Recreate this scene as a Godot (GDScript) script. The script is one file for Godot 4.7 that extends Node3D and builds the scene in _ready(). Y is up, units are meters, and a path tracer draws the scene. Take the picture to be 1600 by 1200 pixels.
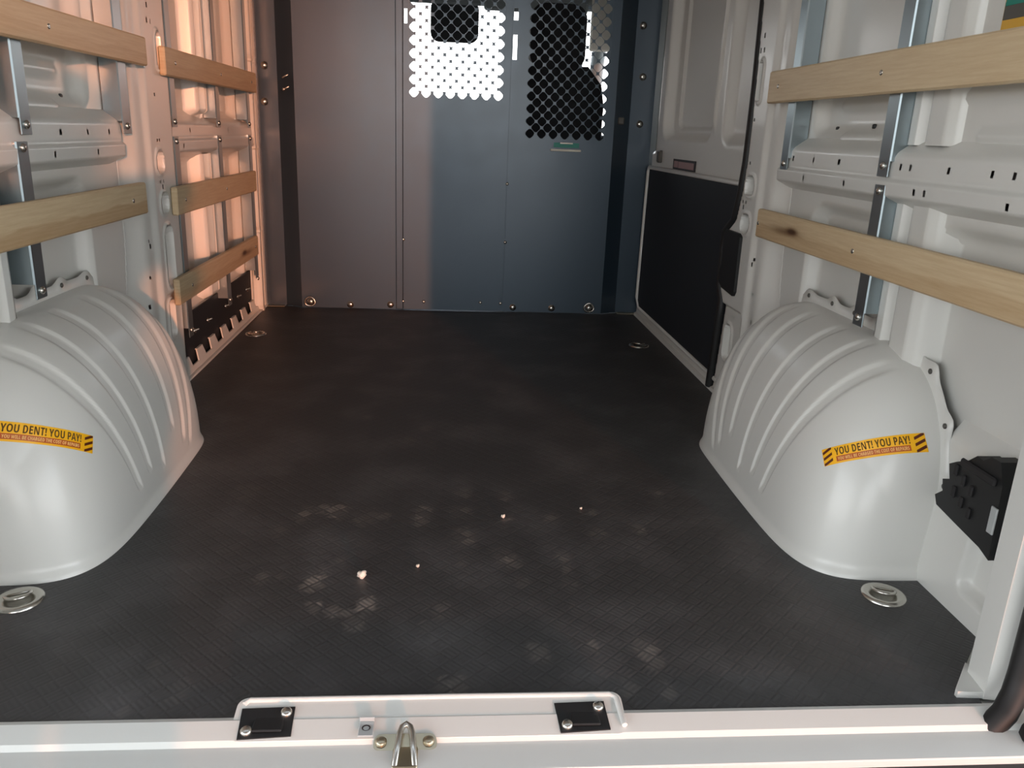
extends Node3D
# Inside of an empty cargo van, seen from its open rear doors. x right, y up from the load floor, -z towards the cab. Metres.

var M := {}
var taken := {}
var uvf = null
var group_no := 1
const ZC := -1.82          # middle of the wheel arches
const WALL := 0.985        # inner face of the body skin
const ZB := -3.95          # partition


func _ready() -> void:
	# ---- camera
	var cam := Camera3D.new()
	cam.name = "camera"
	cam.transform = Transform3D(Basis(Vector3(0.99644181, 0.03851007, 0.0749713), Vector3(-0.01452395, 0.9546618, -0.29733802), Vector3(-0.08302274, 0.29519115, 0.95182425)), Vector3(-0.0407, 0.852, 0.0))
	cam.fov = 50.62
	cam.near = 0.02
	cam.far = 200.0
	add_child(cam)
	cam.current = true
	# ---- sky, sun, exposure
	var sky_mat := ProceduralSkyMaterial.new()
	sky_mat.sky_top_color = Color(0.75, 0.81, 0.88)
	sky_mat.sky_horizon_color = Color(0.96, 0.955, 0.94)
	sky_mat.sky_curve = 0.25
	sky_mat.ground_bottom_color = Color(0.35, 0.33, 0.31)
	sky_mat.ground_horizon_color = Color(0.5, 0.48, 0.46)
	sky_mat.sun_angle_max = 20.0
	sky_mat.sky_energy_multiplier = 1.0
	var sky := Sky.new()
	sky.sky_material = sky_mat
	var env := Environment.new()
	env.background_mode = Environment.BG_SKY
	env.sky = sky
	env.background_energy_multiplier = 4.6
	env.tonemap_mode = Environment.TONE_MAPPER_LINEAR
	env.tonemap_exposure = 1.34
	env.sdfgi_enabled = true
	env.ssao_enabled = true
	env.ssil_enabled = true
	var we := WorldEnvironment.new()
	we.name = "world_environment"
	we.environment = env
	add_child(we)
	var sun := DirectionalLight3D.new()
	sun.name = "sun"
	sun.light_color = Color(1.0, 0.64, 0.46)
	sun.light_energy = 0.55
	sun.light_angular_distance = 1.0
	sun.shadow_enabled = true
	add_child(sun)
	sun.look_at_from_position(Vector3.ZERO, Vector3(-0.315, -0.07, -0.947))

	make_materials()
	build_outside()
	build_shell()
	build_wall(1)
	build_wall(-1)
	build_left_front()
	build_sliding_door()
	build_partition()
	build_cab()
	for s in [1, -1]:
		build_arch(s)
	build_rear_corner()
	build_sill()
	build_slats_and_uprights()
	build_small_things()
	build_photographer()


# =================================================================== helpers
func num(called: String) -> String:
	var n: int = taken.get(called, 0)
	taken[called] = n + 1
	return called if n == 0 else "%s_%03d" % [called, n]


func thing(called: String, label: String, category: String, base: Vector3, group := "") -> Node3D:
	var o := Node3D.new()
	o.name = num(called)
	o.position = base
	o.set_meta("label", label)
	o.set_meta("category", category)
	if group:
		o.set_meta("group", group)
	add_child(o)
	return o


func setting(called: String, label: String, base := Vector3.ZERO) -> Node3D:
	var o := Node3D.new()
	o.name = called
	o.position = base
	o.set_meta("kind", "structure")
	o.set_meta("label", label)
	add_child(o)
	return o


# meshes are drawn in world metres: the part is shifted back by where its thing stands
func part(parent: Node3D, called: String, mesh: Mesh, m: Material, label := "") -> MeshInstance3D:
	var o := MeshInstance3D.new()
	o.name = called
	o.mesh = mesh
	o.material_override = m
	o.cast_shadow = GeometryInstance3D.SHADOW_CASTING_SETTING_ON
	parent.add_child(o, true)
	o.position = -parent.global_position
	if label:
		o.set_meta("label", label)
	return o


# a shared mesh put at a place
func put(parent: Node3D, called: String, mesh: Mesh, m: Material, xf: Transform3D) -> MeshInstance3D:
	var o := part(parent, called, mesh, m)
	o.transform = Transform3D(xf.basis, xf.origin - parent.global_position)
	return o


func tool() -> SurfaceTool:
	var st := SurfaceTool.new()
	st.begin(Mesh.PRIMITIVE_TRIANGLES)
	st.set_smooth_group(-1)
	return st


func done(st: SurfaceTool) -> ArrayMesh:
	st.generate_normals()
	return st.commit()


func vert(st: SurfaceTool, p: Vector3) -> void:
	if uvf != null:
		st.set_uv(uvf.call(p))
	st.add_vertex(p)


func face(st: SurfaceTool, pts: Array, out: Vector3) -> void:
	var n: Vector3 = (pts[1] - pts[0]).cross(pts[2] - pts[0])
	if pts.size() > 3 and n.length() < 1e-12:
		n = (pts[2] - pts[0]).cross(pts[3] - pts[0])
	var q := pts.duplicate()
	if n.dot(out) < 0:
		q.reverse()
	for k in range(1, q.size() - 1):
		vert(st, q[0])
		vert(st, q[k + 1])
		vert(st, q[k])


# chamfered box
func cbox(st: SurfaceTool, c: Vector3, size: Vector3, b := 0.003, bs := Basis()) -> void:
	var h := size / 2.0
	b = minf(b, minf(h.x, minf(h.y, h.z)) * 0.9)
	var cp := func(sx, sy, sz, axis) -> Vector3:
		var p := Vector3(sx * (h.x - b), sy * (h.y - b), sz * (h.z - b))
		if axis == 0: p.x = sx * h.x
		elif axis == 1: p.y = sy * h.y
		else: p.z = sz * h.z
		return c + bs * p
	for s in [-1, 1]:
		face(st, [cp.call(s, -1, -1, 0), cp.call(s, 1, -1, 0), cp.call(s, 1, 1, 0), cp.call(s, -1, 1, 0)], bs * Vector3(s, 0, 0))
		face(st, [cp.call(-1, s, -1, 1), cp.call(1, s, -1, 1), cp.call(1, s, 1, 1), cp.call(-1, s, 1, 1)], bs * Vector3(0, s, 0))
		face(st, [cp.call(-1, -1, s, 2), cp.call(1, -1, s, 2), cp.call(1, 1, s, 2), cp.call(-1, 1, s, 2)], bs * Vector3(0, 0, s))
		for t in [-1, 1]:
			face(st, [cp.call(s, t, -1, 0), cp.call(s, t, 1, 0), cp.call(s, t, 1, 1), cp.call(s, t, -1, 1)], bs * Vector3(s, t, 0))
			face(st, [cp.call(s, -1, t, 0), cp.call(s, 1, t, 0), cp.call(s, 1, t, 2), cp.call(s, -1, t, 2)], bs * Vector3(s, 0, t))
			face(st, [cp.call(-1, s, t, 1), cp.call(1, s, t, 1), cp.call(1, s, t, 2), cp.call(-1, s, t, 2)], bs * Vector3(0, s, t))
			for r in [-1, 1]:
				face(st, [cp.call(s, t, r, 0), cp.call(s, t, r, 1), cp.call(s, t, r, 2)], bs * Vector3(s, t, r))


func box_mesh(c: Vector3, size: Vector3, b := 0.003) -> ArrayMesh:
	var st := tool()
	cbox(st, c, size, b)
	return done(st)


# polygon extruded between t0 and t1; at(a, b, t) turns it to world
func prism(st: SurfaceTool, poly: PackedVector2Array, at: Callable, t0: float, t1: float) -> void:
	var tri := Geometry2D.triangulate_polygon(poly)
	var up: Vector3 = at.call(poly[0].x, poly[0].y, t1) - at.call(poly[0].x, poly[0].y, t0)
	for k in range(0, tri.size(), 3):
		for e in [[t1, 1.0], [t0, -1.0]]:
			var f := []
			for q in 3:
				f.append(at.call(poly[tri[k + q]].x, poly[tri[k + q]].y, e[0]))
			face(st, f, up * e[1])
	var sg := -1.0 if Geometry2D.is_polygon_clockwise(poly) else 1.0
	for k in poly.size():
		var a := poly[k]
		var b := poly[(k + 1) % poly.size()]
		var o2 := Vector2(b.y - a.y, a.x - b.x) * sg
		if o2.length() < 1e-9:
			continue
		o2 = o2.normalized() * 0.01
		var out: Vector3 = at.call(a.x + o2.x, a.y + o2.y, t0) - at.call(a.x, a.y, t0)
		face(st, [at.call(a.x, a.y, t0), at.call(b.x, b.y, t0), at.call(b.x, b.y, t1), at.call(a.x, a.y, t1)], out)


func rounded(x0: float, y0: float, x1: float, y1: float, r: float, n := 5) -> PackedVector2Array:
	var p := PackedVector2Array()
	for c in [[x1 - r, y1 - r, 0], [x0 + r, y1 - r, 1], [x0 + r, y0 + r, 2], [x1 - r, y0 + r, 3]]:
		for k in n + 1:
			var a: float = (c[2] + float(k) / n) * PI / 2
			p.append(Vector2(c[0] + cos(a) * r, c[1] + sin(a) * r))
	return p


func tube(st: SurfaceTool, path: Array, r: float, n := 8, closed := false) -> void:
	st.set_smooth_group(group_no)
	group_no += 1
	var rings := []
	var side := Vector3.ZERO
	for k in path.size():
		var a: Vector3 = path[(k - 1 + path.size()) % path.size()] if (k > 0 or closed) else path[0]
		var b: Vector3 = path[(k + 1) % path.size()] if (k < path.size() - 1 or closed) else path[k]
		var d := (b - a).normalized()
		if side == Vector3.ZERO:
			side = d.cross(Vector3.UP if absf(d.y) < 0.9 else Vector3.RIGHT).normalized()
		side = (side - d * side.dot(d)).normalized()
		var up := d.cross(side)
		var ring := []
		for j in n:
			var t := TAU * j / n
			ring.append(path[k] + (side * cos(t) + up * sin(t)) * r)
		rings.append(ring)
	for k in (path.size() if closed else path.size() - 1):
		var m := (k + 1) % path.size()
		for j in n:
			var j2 := (j + 1) % n
			face(st, [rings[k][j], rings[k][j2], rings[m][j2], rings[m][j]], (rings[k][j] + rings[k][j2]) / 2.0 - path[k])
	if not closed:
		st.set_smooth_group(-1)
		face(st, rings[0], path[0] - path[1])
		face(st, rings[-1], path[-1] - path[-2])
	st.set_smooth_group(-1)


# profile of (radius, height) turned about local y
func lathe(st: SurfaceTool, prof: Array, xf: Transform3D, n := 16, sx := 1.0) -> void:
	st.set_smooth_group(group_no)
	group_no += 1
	for k in prof.size() - 1:
		for j in n:
			var q := []
			for e in [[k, j], [k, j + 1], [k + 1, j + 1], [k + 1, j]]:
				var t: float = TAU * (e[1] % n) / n
				q.append(xf * Vector3(prof[e[0]].x * cos(t) * sx, prof[e[0]].y, prof[e[0]].x * sin(t)))
			var tm := TAU * (j + 0.5) / n
			var dr: float = prof[k + 1].x - prof[k].x
			var dh: float = prof[k + 1].y - prof[k].y
			var out := xf.basis * Vector3(cos(tm) * dh, -dr, sin(tm) * dh)
			if prof[k].x < 1e-6:
				q = [q[0], q[2], q[3]]
			elif prof[k + 1].x < 1e-6:
				q = [q[0], q[1], q[2]]
			face(st, q, out)
	st.set_smooth_group(-1)


# a bent sheet: f(u, v) for u, v in 0..1; normal = du x dv unless flipped; skip(u, v) leaves real holes
func sheet(nu: int, nv: int, f: Callable, flip := false, skip = null, uv = null) -> ArrayMesh:
	var pos := PackedVector3Array()
	var nor := PackedVector3Array()
	var tex := PackedVector2Array()
	var idx := PackedInt32Array()
	pos.resize((nu + 1) * (nv + 1))
	nor.resize(pos.size())
	for i in nu + 1:
		for j in nv + 1:
			pos[i * (nv + 1) + j] = f.call(float(i) / nu, float(j) / nv)
	for i in nu + 1:
		for j in nv + 1:
			var du := pos[mini(i + 1, nu) * (nv + 1) + j] - pos[maxi(i - 1, 0) * (nv + 1) + j]
			var dv := pos[i * (nv + 1) + mini(j + 1, nv)] - pos[i * (nv + 1) + maxi(j - 1, 0)]
			var n := du.cross(dv).normalized()
			if n.length() < 0.5:
				n = Vector3.UP
			nor[i * (nv + 1) + j] = -n if flip else n
			if uv != null:
				tex.append(uv.call(pos[i * (nv + 1) + j]))
	for i in nu:
		for j in nv:
			if skip != null and skip.call((i + 0.5) / nu, (j + 0.5) / nv):
				continue
			var a := i * (nv + 1) + j
			var b := a + nv + 1
			if flip:
				idx.append_array(PackedInt32Array([a, b, b + 1, a, b + 1, a + 1]))
			else:
				idx.append_array(PackedInt32Array([a, b + 1, b, a, a + 1, b + 1]))
	var arr := []
	arr.resize(Mesh.ARRAY_MAX)
	arr[Mesh.ARRAY_VERTEX] = pos
	arr[Mesh.ARRAY_NORMAL] = nor
	if uv != null:
		arr[Mesh.ARRAY_TEX_UV] = tex
	arr[Mesh.ARRAY_INDEX] = idx
	var m := ArrayMesh.new()
	m.add_surface_from_arrays(Mesh.PRIMITIVE_TRIANGLES, arr)
	return m


# pressed steel on a side wall: depth(z, y) is how far it stands into the van from the skin
func pressed(s: int, z0: float, z1: float, y0: float, y1: float, cell: float, depth: Callable, skip = null) -> ArrayMesh:
	var nu := maxi(2, int(round(absf(z1 - z0) / cell)))
	var nv := maxi(2, int(round((y1 - y0) / cell)))
	var f := func(u, v):
		var z := lerpf(z0, z1, u)
		var y := lerpf(y0, y1, v)
		return Vector3(s * (WALL - depth.call(z, y)), y, z)
	var sk = null
	if skip != null:
		sk = func(u, v): return skip.call(lerpf(z0, z1, u), lerpf(y0, y1, v))
	return sheet(nu, nv, f, (s > 0) == (z1 > z0), sk)


func ramp(pts: Array, x: float) -> float:
	if x <= pts[0][0]:
		return pts[0][1]
	for k in range(1, pts.size()):
		if x <= pts[k][0]:
			return lerpf(pts[k - 1][1], pts[k][1], (x - pts[k - 1][0]) / (pts[k][0] - pts[k - 1][0]))
	return pts[-1][1]


# signed distance to a rounded rectangle
func rr(x: float, y: float, x0: float, y0: float, x1: float, y1: float, r: float) -> float:
	var q := Vector2(absf(x - (x0 + x1) / 2) - (x1 - x0) / 2 + r, absf(y - (y0 + y1) / 2) - (y1 - y0) / 2 + r)
	return Vector2(maxf(q.x, 0), maxf(q.y, 0)).length() + minf(maxf(q.x, q.y), 0) - r


func along(n: Vector3, at: Vector3, spin := 0.0) -> Transform3D:
	var y := n.normalized()
	var x := y.cross(Vector3.FORWARD if absf(y.z) < 0.9 else Vector3.UP).normalized()
	return Transform3D(Basis(x, y, x.cross(y)).rotated(y, spin), at)


# =================================================================== materials
func mat(c: Color, rough := 0.5, metal := 0.0, spec := 0.5) -> StandardMaterial3D:
	var m := StandardMaterial3D.new()
	m.albedo_color = c
	m.roughness = rough
	m.metallic = metal
	m.metallic_specular = spec
	return m


func noise_tex(freq: float, size := 512, oct := 4, ramp_colors: Array = []) -> NoiseTexture2D:
	var n := FastNoiseLite.new()
	n.seed = 7
	n.frequency = freq
	n.fractal_octaves = oct
	var t := NoiseTexture2D.new()
	t.width = size
	t.height = size
	t.seamless = true
	t.noise = n
	if ramp_colors.size():
		var g := Gradient.new()
		g.set_color(0, ramp_colors[0])
		g.set_color(1, ramp_colors[1])
		t.color_ramp = g
	return t


func make_materials() -> void:
	M.white = mat(Color(0.85, 0.85, 0.83), 0.36)
	M.white.clearcoat_enabled = true
	M.white.clearcoat = 0.3
	M.white.clearcoat_roughness = 0.15
	M.galv = mat(Color(0.62, 0.67, 0.69), 0.36, 0.94)
	M.steel = mat(Color(0.78, 0.77, 0.74), 0.25, 0.95)
	M.zinc = mat(Color(0.72, 0.69, 0.6), 0.3, 0.9)
	M.partition = mat(Color(0.20, 0.26, 0.31), 0.42, 0.52, 0.6)
	M.partition.clearcoat_enabled = true
	M.partition.clearcoat = 0.6
	M.partition.clearcoat_roughness = 0.22
	M.partition.roughness_texture = noise_tex(0.03, 256, 3, [Color(0.85, 0.85, 0.85), Color(1, 1, 1)])
	M.partition.uv1_triplanar = true
	M.black = mat(Color(0.10, 0.105, 0.11), 0.55)
	M.liner = mat(Color(0.12, 0.14, 0.165), 0.65)
	M.rubber = mat(Color(0.09, 0.085, 0.085), 0.6)
	M.foam = mat(Color(0.13, 0.125, 0.13), 0.8)
	M.asphalt = mat(Color(0.55, 0.52, 0.48), 0.95)
	M.canopy = mat(Color(0.7, 0.71, 0.72), 0.8)
	M.cab = mat(Color(0.13, 0.135, 0.14), 0.8)
	M.cabgrey = mat(Color(0.5, 0.52, 0.52), 0.8)
	M.seat = mat(Color(0.12, 0.12, 0.13), 0.9)
	M.glass = mat(Color(0.9, 0.96, 0.95, 0.06), 0.0)
	M.glass.transparency = BaseMaterial3D.TRANSPARENCY_ALPHA
	M.yellow = mat(Color(1.0, 0.74, 0.08), 0.35)
	M.orange = mat(Color(0.75, 0.34, 0.07), 0.35)
	M.stripe = mat(Color(0.35, 0.14, 0.06), 0.35)
	M.ink = mat(Color(0.36, 0.24, 0.05), 0.4)
	M.cream = mat(Color(1.0, 0.8, 0.5), 0.4)
	M.pink = mat(Color(0.62, 0.5, 0.5), 0.5)
	M.dark_print = mat(Color(0.12, 0.09, 0.1), 0.5)
	M.teal = mat(Color(0.10, 0.50, 0.44), 0.45)
	M.grey_print = mat(Color(0.32, 0.31, 0.29), 0.45)
	M.tag_yellow = mat(Color(0.85, 0.66, 0.24), 0.45)
	M.paper = mat(Color(0.93, 0.9, 0.85), 0.8)
	M.silver_tag = mat(Color(0.75, 0.77, 0.77), 0.4, 0.3)
	M.wood = [wood_mat(1, false, 0.0), wood_mat(2, true, 0.35), wood_mat(3, false, 0.6), wood_mat(4, false, 0.25)]
	M.floor = floor_mat()


func wood_mat(seed_: int, knot: bool, band: float) -> StandardMaterial3D:
	var w := 1024
	var h := 80
	var n := FastNoiseLite.new()
	n.seed = seed_ * 13
	n.frequency = 1.0
	n.fractal_octaves = 3
	var img := Image.create_empty(w, h, false, Image.FORMAT_RGB8)
	var light := Color(0.86, 0.78, 0.64)
	var dark := Color(0.74, 0.62, 0.47)
	for x in w:
		for y in h:
			var yy := float(y)
			var k := 0.0
			if knot:   # the grain runs round the knot
				var dx := (x - 205.0) / 50.0
				var dy := (y - 36.0) / 16.0
				var r := dx * dx + dy * dy
				yy += 16.0 * dy * exp(-r)
				k = exp(-r * 4.0) * 0.95 + exp(-(pow((x - 165.0) / 75.0, 2) + pow((y - 42.0) / 10.0, 2))) * 0.5
			var g := 0.5 + 0.5 * n.get_noise_2d(x * 0.006, yy * 0.11)
			var fine := n.get_noise_2d(x * 0.03 + 50.0, yy * 0.9)
			var t := g * 0.55 + fine * 0.12
			if band > 0.0:   # darker heartwood along one edge
				var edge := 44.0 + 14.0 * n.get_noise_2d(x * 0.004, 9.0)
				t += band * smoothstep(edge - 3.0, edge + 3.0, yy)
			img.set_pixel(x, y, light.lerp(dark, clampf(t, 0, 1)).lerp(Color(0.30, 0.19, 0.10), clampf(k, 0, 1)))
	var m := mat(Color.WHITE, 0.5)
	m.albedo_texture = ImageTexture.create_from_image(img)
	return m


const SCUFFS := [[-0.351, -1.729, 0.023, 0.50], [-0.317, -1.745, 0.021, 0.50], [-0.279, -1.729, 0.029, 0.80], [-0.360, -1.696, 0.020, 0.40], [-0.218, -1.703, 0.032, 0.45], [-0.175, -1.709, 0.015, 0.70], [-0.088, -1.736, 0.024, 0.60], [-0.093, -1.681, 0.020, 0.40], [-0.391, -1.439, 0.017, 0.70], [-0.360, -1.439, 0.012, 0.35], [-0.289, -1.422, 0.027, 0.90], [-0.277, -1.465, 0.015, 0.50], [-0.276, -1.337, 0.016, 0.90], [-0.239, -1.321, 0.016, 0.70], [-0.214, -1.311, 0.012, 0.60], [-0.180, -1.342, 0.021, 1.00], [-0.194, -1.280, 0.020, 0.60], [-0.230, -1.527, 0.011, 0.30], [-0.251, -1.508, 0.013, 0.30], [0.007, -1.604, 0.034, 0.60], [0.007, -1.836, 0.028, 0.35], [0.002, -1.730, 0.027, 0.40], [-0.001, -1.493, 0.016, 0.35], [0.113, -1.818, 0.025, 0.35], [0.112, -1.697, 0.015, 0.70], [0.086, -1.519, 0.027, 0.45], [0.105, -1.493, 0.021, 0.45], [0.118, -1.417, 0.018, 0.30], [0.209, -1.697, 0.024, 0.45], [0.215, -1.518, 0.022, 0.50], [0.215, -1.466, 0.016, 0.60], [0.212, -1.404, 0.018, 0.35], [0.207, -1.325, 0.012, 0.40], [0.313, -1.731, 0.015, 0.60], [0.308, -1.618, 0.026, 0.40], [0.403, -1.649, 0.024, 0.60], [0.495, -1.839, 0.020, 0.45], [0.126, -1.189, 0.022, 0.40], [0.223, -1.205, 0.018, 0.50], [0.314, -1.203, 0.030, 0.50], [0.322, -1.167, 0.022, 0.35], [-0.012, -1.100, 0.025, 0.60], [-0.038, -1.108, 0.014, 0.50], [-0.040, -1.318, 0.024, 0.30], [-0.068, -1.268, 0.016, 0.35], [0.262, -1.093, 0.021, 0.30], [0.323, -1.083, 0.019, 0.30], [-0.094, -2.284, 0.023, 0.40], [-0.137, -2.178, 0.025, 0.25], [-0.273, -2.380, 0.019, 0.40], [0.160, -2.671, 0.031, 0.30], [-0.190, -2.845, 0.028, 0.20], [0.403, -2.509, 0.017, 0.30], [-0.496, -1.168, 0.020, 0.25], [-0.446, -1.103, 0.023, 0.35], [-0.515, -1.054, 0.017, 0.25], [-0.519, -1.831, 0.036, 0.30], [-0.394, -1.649, 0.028, 0.30], [-0.483, -1.563, 0.031, 0.20]]


# black rubber sheet with a basket-weave tread laid at 45 degrees; dust scuffed onto the ribs. 1.5625 mm a pixel
func floor_mat() -> StandardMaterial3D:
	var w := 1280
	var h := 2048
	var tile := PackedFloat32Array()
	var T := 25
	for y in T:
		for x in T:
			var p := (x + y) / float(T)
			var q := (x - y) / float(T) + 4.0
			var odd := (int(floor(p)) + int(floor(q))) % 2 == 1
			var fp := p - floorf(p)
			var fq := q - floorf(q)
			var a := fp if odd else fq
			var e := minf(minf(fp, 1 - fp), minf(fq, 1 - fq))
			tile.append(smoothstep(0.0, 0.12, e) * (0.45 + 0.55 * (0.5 - 0.5 * cos(TAU * 3.0 * a))))
	var n := FastNoiseLite.new()
	n.seed = 21
	n.frequency = 0.006
	n.fractal_octaves = 5
	var coarse := n.get_image(w, h, false, false, false).get_data()
	n.frequency = 0.08
	n.seed = 5
	var fine := n.get_image(w, h, false, false, false).get_data()
	var hb := PackedByteArray()
	hb.resize(w * h)
	var cb := PackedByteArray()
	cb.resize(w * h * 3)
	for y in h:
		var row := (y % T) * T
		for x in w:
			var i := y * w + x
			var t := tile[row + x % T]
			hb[i] = int(t * 255.0)
			# dust lies unevenly: patches with a fine grain
			var dust := clampf((coarse[i] - 110) / 145.0, 0.0, 1.0) * (0.5 + fine[i] / 255.0)
			var v := 66.0 + 26.0 * dust + 3.0 * t
			cb[i * 3] = int(v * 1.0)
			cb[i * 3 + 1] = int(v * 0.99)
			cb[i * 3 + 2] = int(v * 1.0)
	for s in SCUFFS:
		var cx: float = (s[0] + 1.0) * 640.0
		var cy: float = (-s[1] - 0.9) * 640.0
		var r: float = s[2] * 640.0 * 1.25
		for y in range(maxi(0, int(cy - r * 1.6)), mini(h, int(cy + r * 1.6))):
			for x in range(maxi(0, int(cx - r)), mini(w, int(cx + r))):
				var i := y * w + x
				var d := Vector2((x - cx) / r, (y - cy) / (r * 1.5)).length()
				d += (fine[i] - 128) / 255.0 * 0.9 + (coarse[i] - 128) / 255.0 * 0.6
				var cell := hash(Vector2i(int(floorf((x + y) / float(T))), int(floorf((x - y) / float(T))))) % 100
				var k: float = s[3] * smoothstep(0.95, 0.25, d) * (0.1 + 0.9 * tile[(y % T) * T + x % T]) * (0.25 + 0.75 * cell / 100.0)
				for c in 3:
					cb[i * 3 + c] = int(lerpf(cb[i * 3 + c], [172.0, 160.0, 150.0][c], clampf(k * 0.95, 0, 1)))
	var m := mat(Color.WHITE, 0.5, 0.0, 0.45)
	m.albedo_texture = ImageTexture.create_from_image(Image.create_from_data(w, h, false, Image.FORMAT_RGB8, cb))
	m.heightmap_enabled = true
	m.heightmap_scale = 0.06
	m.heightmap_texture = ImageTexture.create_from_image(Image.create_from_data(w, h, false, Image.FORMAT_L8, hb))
	return m


# =================================================================== outside and shell
func build_outside() -> void:
	var g := setting("ground", "pale paved yard around the van")
	part(g, "paving", box_mesh(Vector3(0, -0.66, 5), Vector3(90, 0.2, 90), 0.01), M.asphalt)
	# open canopy over the loading place
	var c := setting("canopy", "flat canopy over the loading place behind the van")
	part(c, "canopy_roof", box_mesh(Vector3(0, 2.75, 2.9), Vector3(9.0, 0.14, 7.4), 0.02), M.canopy)
	for x in [-4.2, 4.2]:
		for z in [0.0, 6.3]:
			part(c, "canopy_post", box_mesh(Vector3(x, 1.06, z), Vector3(0.14, 3.25, 0.14), 0.01), M.canopy)


func build_shell() -> void:
	var f := setting("floor", "black rubber load floor with a basket weave tread")
	uvf = func(p: Vector3): return Vector2((p.x + 1.0) / 2.0, (-p.z - 0.9) / 3.2)
	var st := tool()
	var poly := PackedVector2Array([Vector2(-0.83, -1.02), Vector2(0.83, -1.02), Vector2(0.85, -1.12), Vector2(0.953, -1.23), Vector2(0.96, -2.3), Vector2(0.92, -2.42), Vector2(0.915, -3.99), Vector2(-0.915, -3.99), Vector2(-0.92, -2.42), Vector2(-0.96, -2.3), Vector2(-0.953, -1.23), Vector2(-0.85, -1.12)])
	prism(st, poly, func(a, b, t): return Vector3(a, t, b), -0.006, 0.0)
	part(f, "rubber_mat", done(st), M.floor)
	uvf = null
	part(f, "steel_floor", box_mesh(Vector3(0, -0.037, -2.48), Vector3(2.0, 0.06, 3.1), 0.002), M.white)
	var r := setting("ceiling", "white steel van roof")
	part(r, "roof_panel", box_mesh(Vector3(0, 1.84, -2.5), Vector3(2.1, 0.05, 3.1), 0.005), M.white)
	for k in 4:
		part(r, "roof_bow", box_mesh(Vector3(0, 1.795, -1.3 - k * 0.8), Vector3(1.98, 0.04, 0.09), 0.012), M.white)


# =================================================================== side walls, rear half (mirror images) and posts
func build_wall(s: int) -> void:
	var side := "right" if s > 0 else "left"
	var w := setting("wall_" + side, "white pressed steel side of the van, " + side + " hand")
	var zf := -2.72 if s > 0 else -4.0
	# outer skin with its pressed panels
	var skin := func(z, y):
		var d := 0.034
		d -= 0.034 * smoothstep(0.014, -0.014, rr(z, y, -2.17, -0.3, -1.70, 0.695, 0.06))
		d -= 0.034 * smoothstep(0.014, -0.014, rr(z, y, -1.58, -0.3, -0.9, 0.70, 0.05))
		d -= 0.030 * smoothstep(0.02, -0.02, rr(z, y, -2.24, 0.885, -1.74, 1.72, 0.03))
		if s < 0:
			d -= 0.034 * smoothstep(0.014, -0.014, rr(z, y, -3.22, 0.2, -2.84, 0.72, 0.03))
			d -= 0.034 * smoothstep(0.014, -0.014, rr(z, y, -3.74, 0.2, -3.33, 0.72, 0.03))
			d -= 0.034 * smoothstep(0.014, -0.014, rr(z, y, -3.22, 0.87, -2.84, 1.72, 0.03))
			d -= 0.034 * smoothstep(0.014, -0.014, rr(z, y, -3.74, 0.87, -3.33, 1.72, 0.03))
		# short swages above the rail
		for q in [-1.98, -1.42]:
			d += 0.010 * smoothstep(0.008, -0.004, rr(z, y, q - 0.10, 0.872, q + 0.10, 0.884, 0.006))
			d += 0.006 * smoothstep(0.010, -0.004, rr(z, y, q - 0.17, 0.945, q + 0.17, 0.958, 0.006))
		return d
	part(w, "skin", pressed(s, -1.07, zf, -0.01, 1.83, 0.0105, skin), M.white)
	part(w, "outer_panel", box_mesh(Vector3(s * 1.035, 0.65, (zf - 1.0) / 2), Vector3(0.05, 2.4, absf(zf + 1.0)), 0.004), M.white)
	# horizontal rail at mid height: two bands with a step between, pierced by small holes
	var prof := [[0.715, 0.0], [0.735, 0.045], [0.752, 0.082], [0.783, 0.084], [0.790, 0.074], [0.797, 0.076], [0.835, 0.074], [0.845, 0.068], [0.872, 0.03], [0.885, 0.0]]
	var pierced := [[-2.26, 0.815], [-2.13, 0.815], [-1.985, 0.815], [-1.70, 0.815], [-1.665, 0.815], [-1.53, 0.815], [-1.40, 0.815], [-1.34, 0.815], [-2.16, 0.768], [-1.93, 0.768], [-1.62, 0.768], [-1.585, 0.77], [-1.33, 0.765]]
	var hit := func(z, y):
		for h in pierced:
			if absf(z - h[0]) < 0.0043 and absf(y - h[1]) < 0.0064:
				return true
		return false
	part(w, "belt_rail", pressed(s, -1.08, -2.47, 0.715, 0.885, 0.0042, func(z, y): return ramp(prof, y) * smoothstep(-2.48, -2.33, z), hit), M.white)
	# upright post beside the rear metal channel, with tall slots
	var post := [[-1.745, 0.0], [-1.735, 0.052], [-1.700, 0.054], [-1.694, 0.034], [-1.672, 0.034], [-1.666, 0.054], [-1.60, 0.056], [-1.575, 0.04], [-1.555, 0.0]]
	var slots := func(z, y):
		var t := fposmod(y, 0.14)
		return z > -1.692 and z < -1.674 and t > 0.03 and t < 0.085
	for seg in [[0.36, 0.75], [0.86, 1.80]]:
		part(w, "post", pressed(s, -1.55, -1.75, seg[0], seg[1], 0.0055, func(z, _y): return ramp(post, z), slots), M.white)
	build_pillar(w, s)
	# small clips pressed in the upper panels
	var clip := box_mesh(Vector3.ZERO, Vector3(0.006, 0.012, 0.016), 0.003)
	for p in [[-2.16, 0.895], [-1.97, 0.90], [-1.46, 0.905], [-1.30, 0.90]]:
		put(w, "clip", clip, M.black, Transform3D(Basis(), Vector3(s * (WALL - 0.008), p[1], p[0])))


# the big box pillar between the load bay halves, with oval openings and a black cover on the door side
func pillar_front(s: int, y: float) -> float:
	if s < 0:
		return -2.743
	return ramp([[0.0, -2.717], [0.12, -2.702], [0.33, -2.676], [0.37, -2.712], [0.56, -2.717], [0.61, -2.636], [0.70, -2.608], [0.80, -2.595], [1.0, -2.600], [1.3, -2.625], [1.8, -2.661]], y)


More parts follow.
